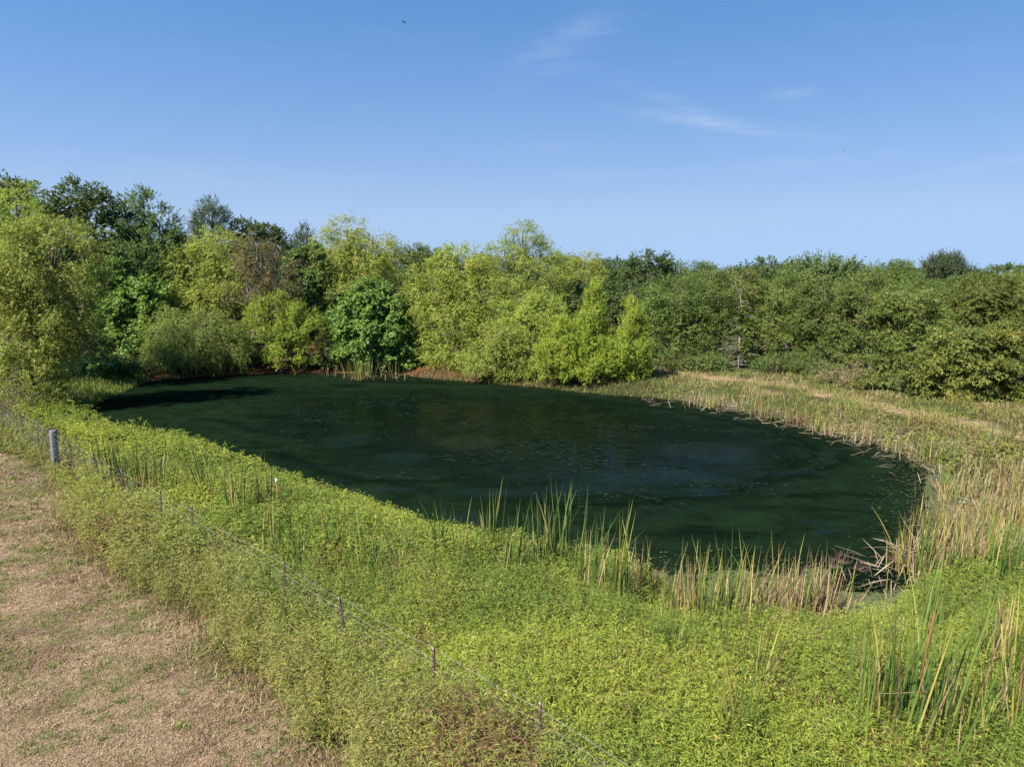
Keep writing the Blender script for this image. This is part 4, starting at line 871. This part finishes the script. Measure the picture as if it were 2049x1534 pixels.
# far shore
clump(722, 758, 2.1, 46, (8, 3, 4), 'tall reed clump in the water before the large-leaved tree', 'far shore reeds', .5, (0, 0), z=WL)
clump(792, 757, 1.9, 16, (1, 1, 8), 'dry pale reed stalks in the water right of the tall far reed clump', 'far shore reeds', .7, (0, 0), z=WL)
clump(668, 752, 1.2, 10, (1, 2, 6), 'short brown reeds in the water left of the tall far reed clump', 'far shore reeds', .4, (0, 0), z=WL)

# broken straw lying along the right shore
r = np.random.default_rng(62); n = 4200
lx, ly = [], []
bl = [on_ground(x, y, WL)[:2] for x, y in [(1320, 800), (1420, 814), (1530, 832), (1620, 854), (1700, 874), (1760, 892), (1830, 908), (1900, 940), (1960, 965), (2010, 1000), (2030, 1060), (1990, 1120), (1900, 1165), (1850, 1175)]]
ti = r.random(n)*(len(bl)-1); i0 = ti.astype(int); fr = (ti-i0)[:, None]; bl = np.array(bl)
pc = bl[i0]*(1-fr)+bl[i0+1]*fr + (r.normal(size=(n, 2))+np.array([.45, .35]))*np.array([.9, .7])
pile = fbm(pc[:, 0]*.8, pc[:, 1]*.8, 171) > .42; pc = pc[pile]; n = len(pc)
zz = np.maximum(height(pc[:, 0], pc[:, 1]), WL) + np.abs(r.normal(size=n))*.12 + .03
a = r.random(n)*6.283; e = r.normal(size=n)*.22 + .12
D = np.stack([np.cos(a)*np.cos(e), np.sin(a)*np.cos(e), np.sin(e)], -1); N = np.tile([[0, 0, 1.]], (n, 1)) + r.normal(size=(n, 3))*.3
C = np.array([[.34, .265, .185]])*r.uniform(.5, 1.25, (n, 1))
V, Q, C = bent(np.stack([pc[:, 0], pc[:, 1], zz], -1), D, N, r.uniform(.3, 1.0, n), .022, C, r.uniform(0, .25, n))
tag(mesh_obj('reed_litter', V, Q, M_GRASS, col=C), 'broken straw-coloured reed stems lying along the right shore', 'dead reeds', kind='stuff')

# dark reed stumps standing in the water, near right
for k, (px, py, s) in enumerate([(1686, 1122, .17), (1668, 1132, .14), (1728, 1140, .13), (1790, 1118, .13), (1816, 1120, .12)]):
    r = np.random.default_rng(70+k); p = on_ground(px, py, WL); o = empty('reed_stump', (p[0], p[1], WL)); pt, rd = [], []
    for j in range(16):
        q = r.normal(size=2)*s*.45; pt.append(np.array([[q[0], q[1], -.25], [q[0]*1.2, q[1]*1.2, s*r.uniform(.5, 1.3)], [q[0]*1.6+r.normal()*.03, q[1]*1.6, s*r.uniform(1.0, 1.8)]])); rd.append([.022, .016, .006])
    v, q = tubes(pt, rd, 5); mesh_obj('broken_stems', v, q, M_MUD, o)['kind'] = 'stuff'
    a_ = np.linspace(0, 2*np.pi, 12, endpoint=False); rings = []
    for zf, rf in ((-.3, 1.3), (-.02, 1.15), (.25*s/.15*.15, .8), (.4*s/.15*.15, .3)):
        rr_ = s*rf*r.uniform(.8, 1.2, 12); rings.append(np.stack([np.cos(a_)*rr_, np.sin(a_)*rr_, np.full(12, zf)], 1))
    V = np.concatenate(rings); Q = np.concatenate([np.stack([np.arange(12)+12*i, (np.arange(12)+1) % 12+12*i, (np.arange(12)+1) % 12+12*(i+1), np.arange(12)+12*(i+1)], 1) for i in range(3)])
    mesh_obj('root_mound', V, Q, M_MUD, o, smooth_shade=True)
    tag(o, ['dark reed stump in the water beside the dark purplish reeds', 'small dark stump touching the dark purplish reeds', 'lone dark reed stump in the water, right of the one beside the purplish reeds',
            'dark reed stump at the foot of the thin yellowish reed tuft', 'dark reed stump just left of the right reed bed'][k], 'stump', 'reed stumps in the water')

# ------------------------------------------------------------------ wire fence
A_ = np.array([-14.8, 21.5]); B_ = np.array([0.26, 7.15]); dirf = (B_-A_)/np.linalg.norm(B_-A_); Lf = np.linalg.norm(B_-A_)
fence = empty('wire_fence', (A_[0], A_[1], height1(*A_)))
fz = height1(*A_)
tp = []
for px, py in [(2, 815), (29, 832), (57, 846), (90, 860)]:
    q = on_ground(px, py, 1.15)[:2]; tp.append(np.dot(q-A_, dirf))
tp = [tp[0]*1.0-3.2] + tp
for px, py in [(164, 910), (213, 948), (283, 990), (350, 1026), (543, 1135), (678, 1205), (853, 1305), (1071, 1420)]:
    q = on_ground(px, py, 1.18)[:2]; tp.append(np.dot(q-A_, dirf))
tp.append(Lf+2.6); tp.append(Lf+5.0)
def fpt(s_, z): q = A_ + dirf*s_; return np.array([q[0]-A_[0], q[1]-A_[1], height1(*q)-fz+z])
def tpost_geo(h):
    V, Q = [], []; 
    for (hx, hy, ox, oy) in ((.017, .004, 0, 0), (.004, .014, 0, .016)):
        b0 = len(V)
        for z in (-.4, h):
            for sx, sy in ((-1, -1), (1, -1), (1, 1), (-1, 1)): V.append((ox+sx*hx, oy+sy*hy, z))
        Q += [(b0+i, b0+(i+1) % 4, b0+4+(i+1) % 4, b0+4+i) for i in range(4)] + [(b0+4, b0+5, b0+6, b0+7)]
    for k in range(12):     # studs
        z = .25+k*.075
        b0 = len(V)
        for zz_ in (z, z+.018):
            for sx, sy in ((-1, -1), (1, -1), (1, 1), (-1, 1)): V.append((sx*.012, -.01+sy*.008, zz_))
        Q += [(b0+i, b0+(i+1) % 4, b0+4+(i+1) % 4, b0+4+i) for i in range(4)] + [(b0+4, b0+5, b0+6, b0+7)]
    return np.array(V), np.array(Q)
TP = mesh_only('steel_post', *tpost_geo(1.2), M_TPOST)
def box_geo(hx, hy, z0, z1):
    V = np.array([(sx*hx, sy*hy, z) for z in (z0, z1) for sx, sy in ((-1, -1), (1, -1), (1, 1), (-1, 1))], float)
    return V, np.array([(0, 1, 5, 4), (1, 2, 6, 5), (2, 3, 7, 6), (3, 0, 4, 7), (4, 5, 6, 7), (3, 2, 1, 0)])
CAPM = mesh_only('faded_tip', *box_geo(.0178, .006, 1.16, 1.202), M_PALE)
ang = math.atan2(dirf[1], dirf[0])
for i, s_ in enumerate(tp):
    if abs(s_) < .25: continue
    q = fpt(s_, 0); b_ = bpy.data.objects.new('steel_post', TP); b_.location = q; b_.rotation_euler = (rng.normal()*.045, rng.normal()*.045, ang); link(b_, fence)
    c_ = bpy.data.objects.new('faded_tip', CAPM); link(c_, b_)
# round wooden post with domed, weathered top
a_ = np.linspace(0, 2*np.pi, 18, endpoint=False); rings = []
r = np.random.default_rng(9); rb = .105*(1+.04*np.sin(a_*3+1)+.02*r.normal(size=18))
for z, f in ((-.4, 1.05), (.3, 1.02), (.8, .99), (1.2, .97), (1.225, .93), (1.235, .5), (1.236, .05)):
    rings.append(np.stack([np.cos(a_)*rb*f + (z*.02), np.sin(a_)*rb*f, np.full(18, z)], 1))
V = np.concatenate(rings); Q = np.concatenate([np.stack([np.arange(18)+18*i, (np.arange(18)+1) % 18+18*i, (np.arange(18)+1) % 18+18*(i+1), np.arange(18)+18*(i+1)], 1) for i in range(6)])
wp = mesh_obj('wooden_post', V, Q, M_POSTWOOD, fence); wp['label'] = 'thick round weathered grey wooden post'
for zz_ in (.35, .62, .88, 1.08):
    v, q = tubes([np.stack([np.cos(a_)*.112+zz_*.02, np.sin(a_)*.112, np.full(18, zz_)], 1)[np.r_[0:18, 0]]], [np.full(19, .004)], 4); mesh_obj('wire_wrap', v, q, M_WIRE, wp)
srt = sorted(tp + [0.0]); s0, s1 = srt[0], srt[-1]
def strand(z, sag, rad):
    P = []
    for a2, b2 in zip(srt[:-1], srt[1:]):
        for t in np.linspace(0, 1, 7)[:-1]: P.append(fpt(a2*(1-t)+b2*t, z - sag*4*t*(1-t)))
    P.append(fpt(s1, z)); return np.array(P)
for z, sag, rad in ((1.16, .03, .0016), (1.0, .025, .0014)):
    P = strand(z, sag, rad); st_ = mesh_obj('barbed_strand', *tubes([P], [rad], 4), M_WIRE, fence)
    bp = []
    for s_ in np.arange(s0, s1, .14):
        c0 = fpt(s_, z-sag*.6); d_ = rand_dir(1)[0]*.022; bp.append(np.stack([c0-d_, c0+d_]))
    mesh_obj('barbs', *tubes(bp, [.0014]*len(bp), 3), M_WIRE, st_)['kind'] = 'stuff'
net = [strand(z, .02, .002) for z in (.12, .25, .38, .52, .66, .8, .92)]
for s_ in np.arange(s0, s1, .16): net.append(np.stack([fpt(s_, .1), fpt(s_, .92)]))
mesh_obj('wire_mesh', *tubes(net, [.001]*len(net), 3), M_WIRE, fence)['kind'] = 'stuff'
tag(fence, 'wire fence with steel posts and one wooden post crossing the lower left weeds', 'fence')

# lone stakes
p = on_ground(556, 1018, .2); z = height1(p[0], p[1]); o = empty('marker_stake', (p[0], p[1], z)); mesh_obj('steel_post', *tpost_geo(1.0), M_REDPOST, o); mesh_obj('white_tip', *box_geo(.026, .008, .88, 1.005), M_WHITE, o)
tag(o, 'red steel stake with a white tip standing in the bright weeds', 'stake')
p = on_ground(1551, 790, 0); z = height1(p[0], p[1]); o = empty('steel_stake', (p[0], p[1], z)); mesh_obj('steel_post', *tpost_geo(1.75), M_TPOST, o); mesh_obj('faded_tip', *box_geo(.028, .028, 1.66, 1.77), M_REDPOST, o)
tag(o, 'dark rusty steel post among the grass of the right bank', 'stake')

# white scrap among the reeds
p = at_depth(1925, 1008, on_ground(1925, 1008, WL)[1]); r = np.random.default_rng(3)
u_ = np.linspace(0, 2*np.pi, 10, endpoint=False); rings = []
for xx, rr_ in ((-.13, .01), (-.12, .05), (-.04, .065), (.05, .062), (.09, .03), (.12, .026), (.125, .004)):
    rings.append(np.stack([np.full(10, xx), np.cos(u_)*rr_*(1+.15*r.normal(size=10)), np.sin(u_)*rr_*.8], 1))
V = np.concatenate(rings); Q = np.concatenate([np.stack([np.arange(10)+10*i, (np.arange(10)+1) % 10+10*i, (np.arange(10)+1) % 10+10*(i+1), np.arange(10)+10*(i+1)], 1) for i in range(6)])
o = mesh_obj('white_scrap', V, Q, M_WHITE, smooth_shade=True, loc=(p[0], p[1], WL+.06)); o.rotation_euler = (0, 0, .3)
tag(o, 'small white scrap lying among the reeds of the right bed', 'litter')

# soaring birds
def bird(px, py, Y, span, roll, label):
    p = at_depth(px, py, Y); o = empty('bird', tuple(p)); o.rotation_euler = (math.radians(-12), math.radians(roll), math.radians(35))
    k = span/1.7; prof = [(-.34, .02), (-.25, .07), (-.05, .1), (.15, .085), (.27, .045), (.33, .04), (.38, .008)]
    v, q = tubes([np.array([[0, y_*k, -.02*k] for y_, _ in prof])], [[w_*k for _, w_ in prof]], 8); mesh_obj('body', v, q, M_BIRD, o, smooth_shade=True)
    for s_ in (-1, 1):
        st_ = [(.05, .16, -.17, 0), (.3, .2, -.17, .10), (.55, .16, -.16, .22), (.75, .08, -.18, .33), (.85, -.02, -.1, .40)]
        V = [(s_*a1*k, b1*k, z1*k+dz_) for dz_ in (.012*k, -.012*k) for a1, b1, c1, z1 in st_ for b1 in (b1, c1)]
        Q = []
        for layer in (0, 10): Q += [(layer+2*i, layer+2*i+1, layer+2*i+3, layer+2*i+2) for i in range(4)]
        for i in range(4): Q += [(2*i, 2*i+2, 12+2*i, 10+2*i), (2*i+1, 2*i+3, 13+2*i, 11+2*i)]
        mesh_obj('wing', np.array(V), np.array(Q), M_BIRD, o)
    t = np.array([(-.05, -.3, 0), (.05, -.3, 0), (.1, -.58, 0), (-.1, -.58, 0), (-.05, -.3, -.02), (.05, -.3, -.02), (.1, -.58, -.02), (-.1, -.58, -.02)])*k
    mesh_obj('tail', t, np.array([(0, 1, 2, 3), (4, 5, 6, 7), (0, 1, 5, 4), (1, 2, 6, 5), (2, 3, 7, 6), (3, 0, 4, 7)]), M_BIRD, o)
    tag(o, label, 'bird', 'birds in the sky')
bird(808, 45, 230, 1.75, 22, 'dark bird soaring with raised wings high in the sky left of centre')
bird(1690, 301, 480, 1.7, -15, 'tiny far bird, a speck low in the sky on the right')
print('objects', len(bpy.data.objects), 'tris', sum(len(me.polygons)*2 for me in bpy.data.meshes))
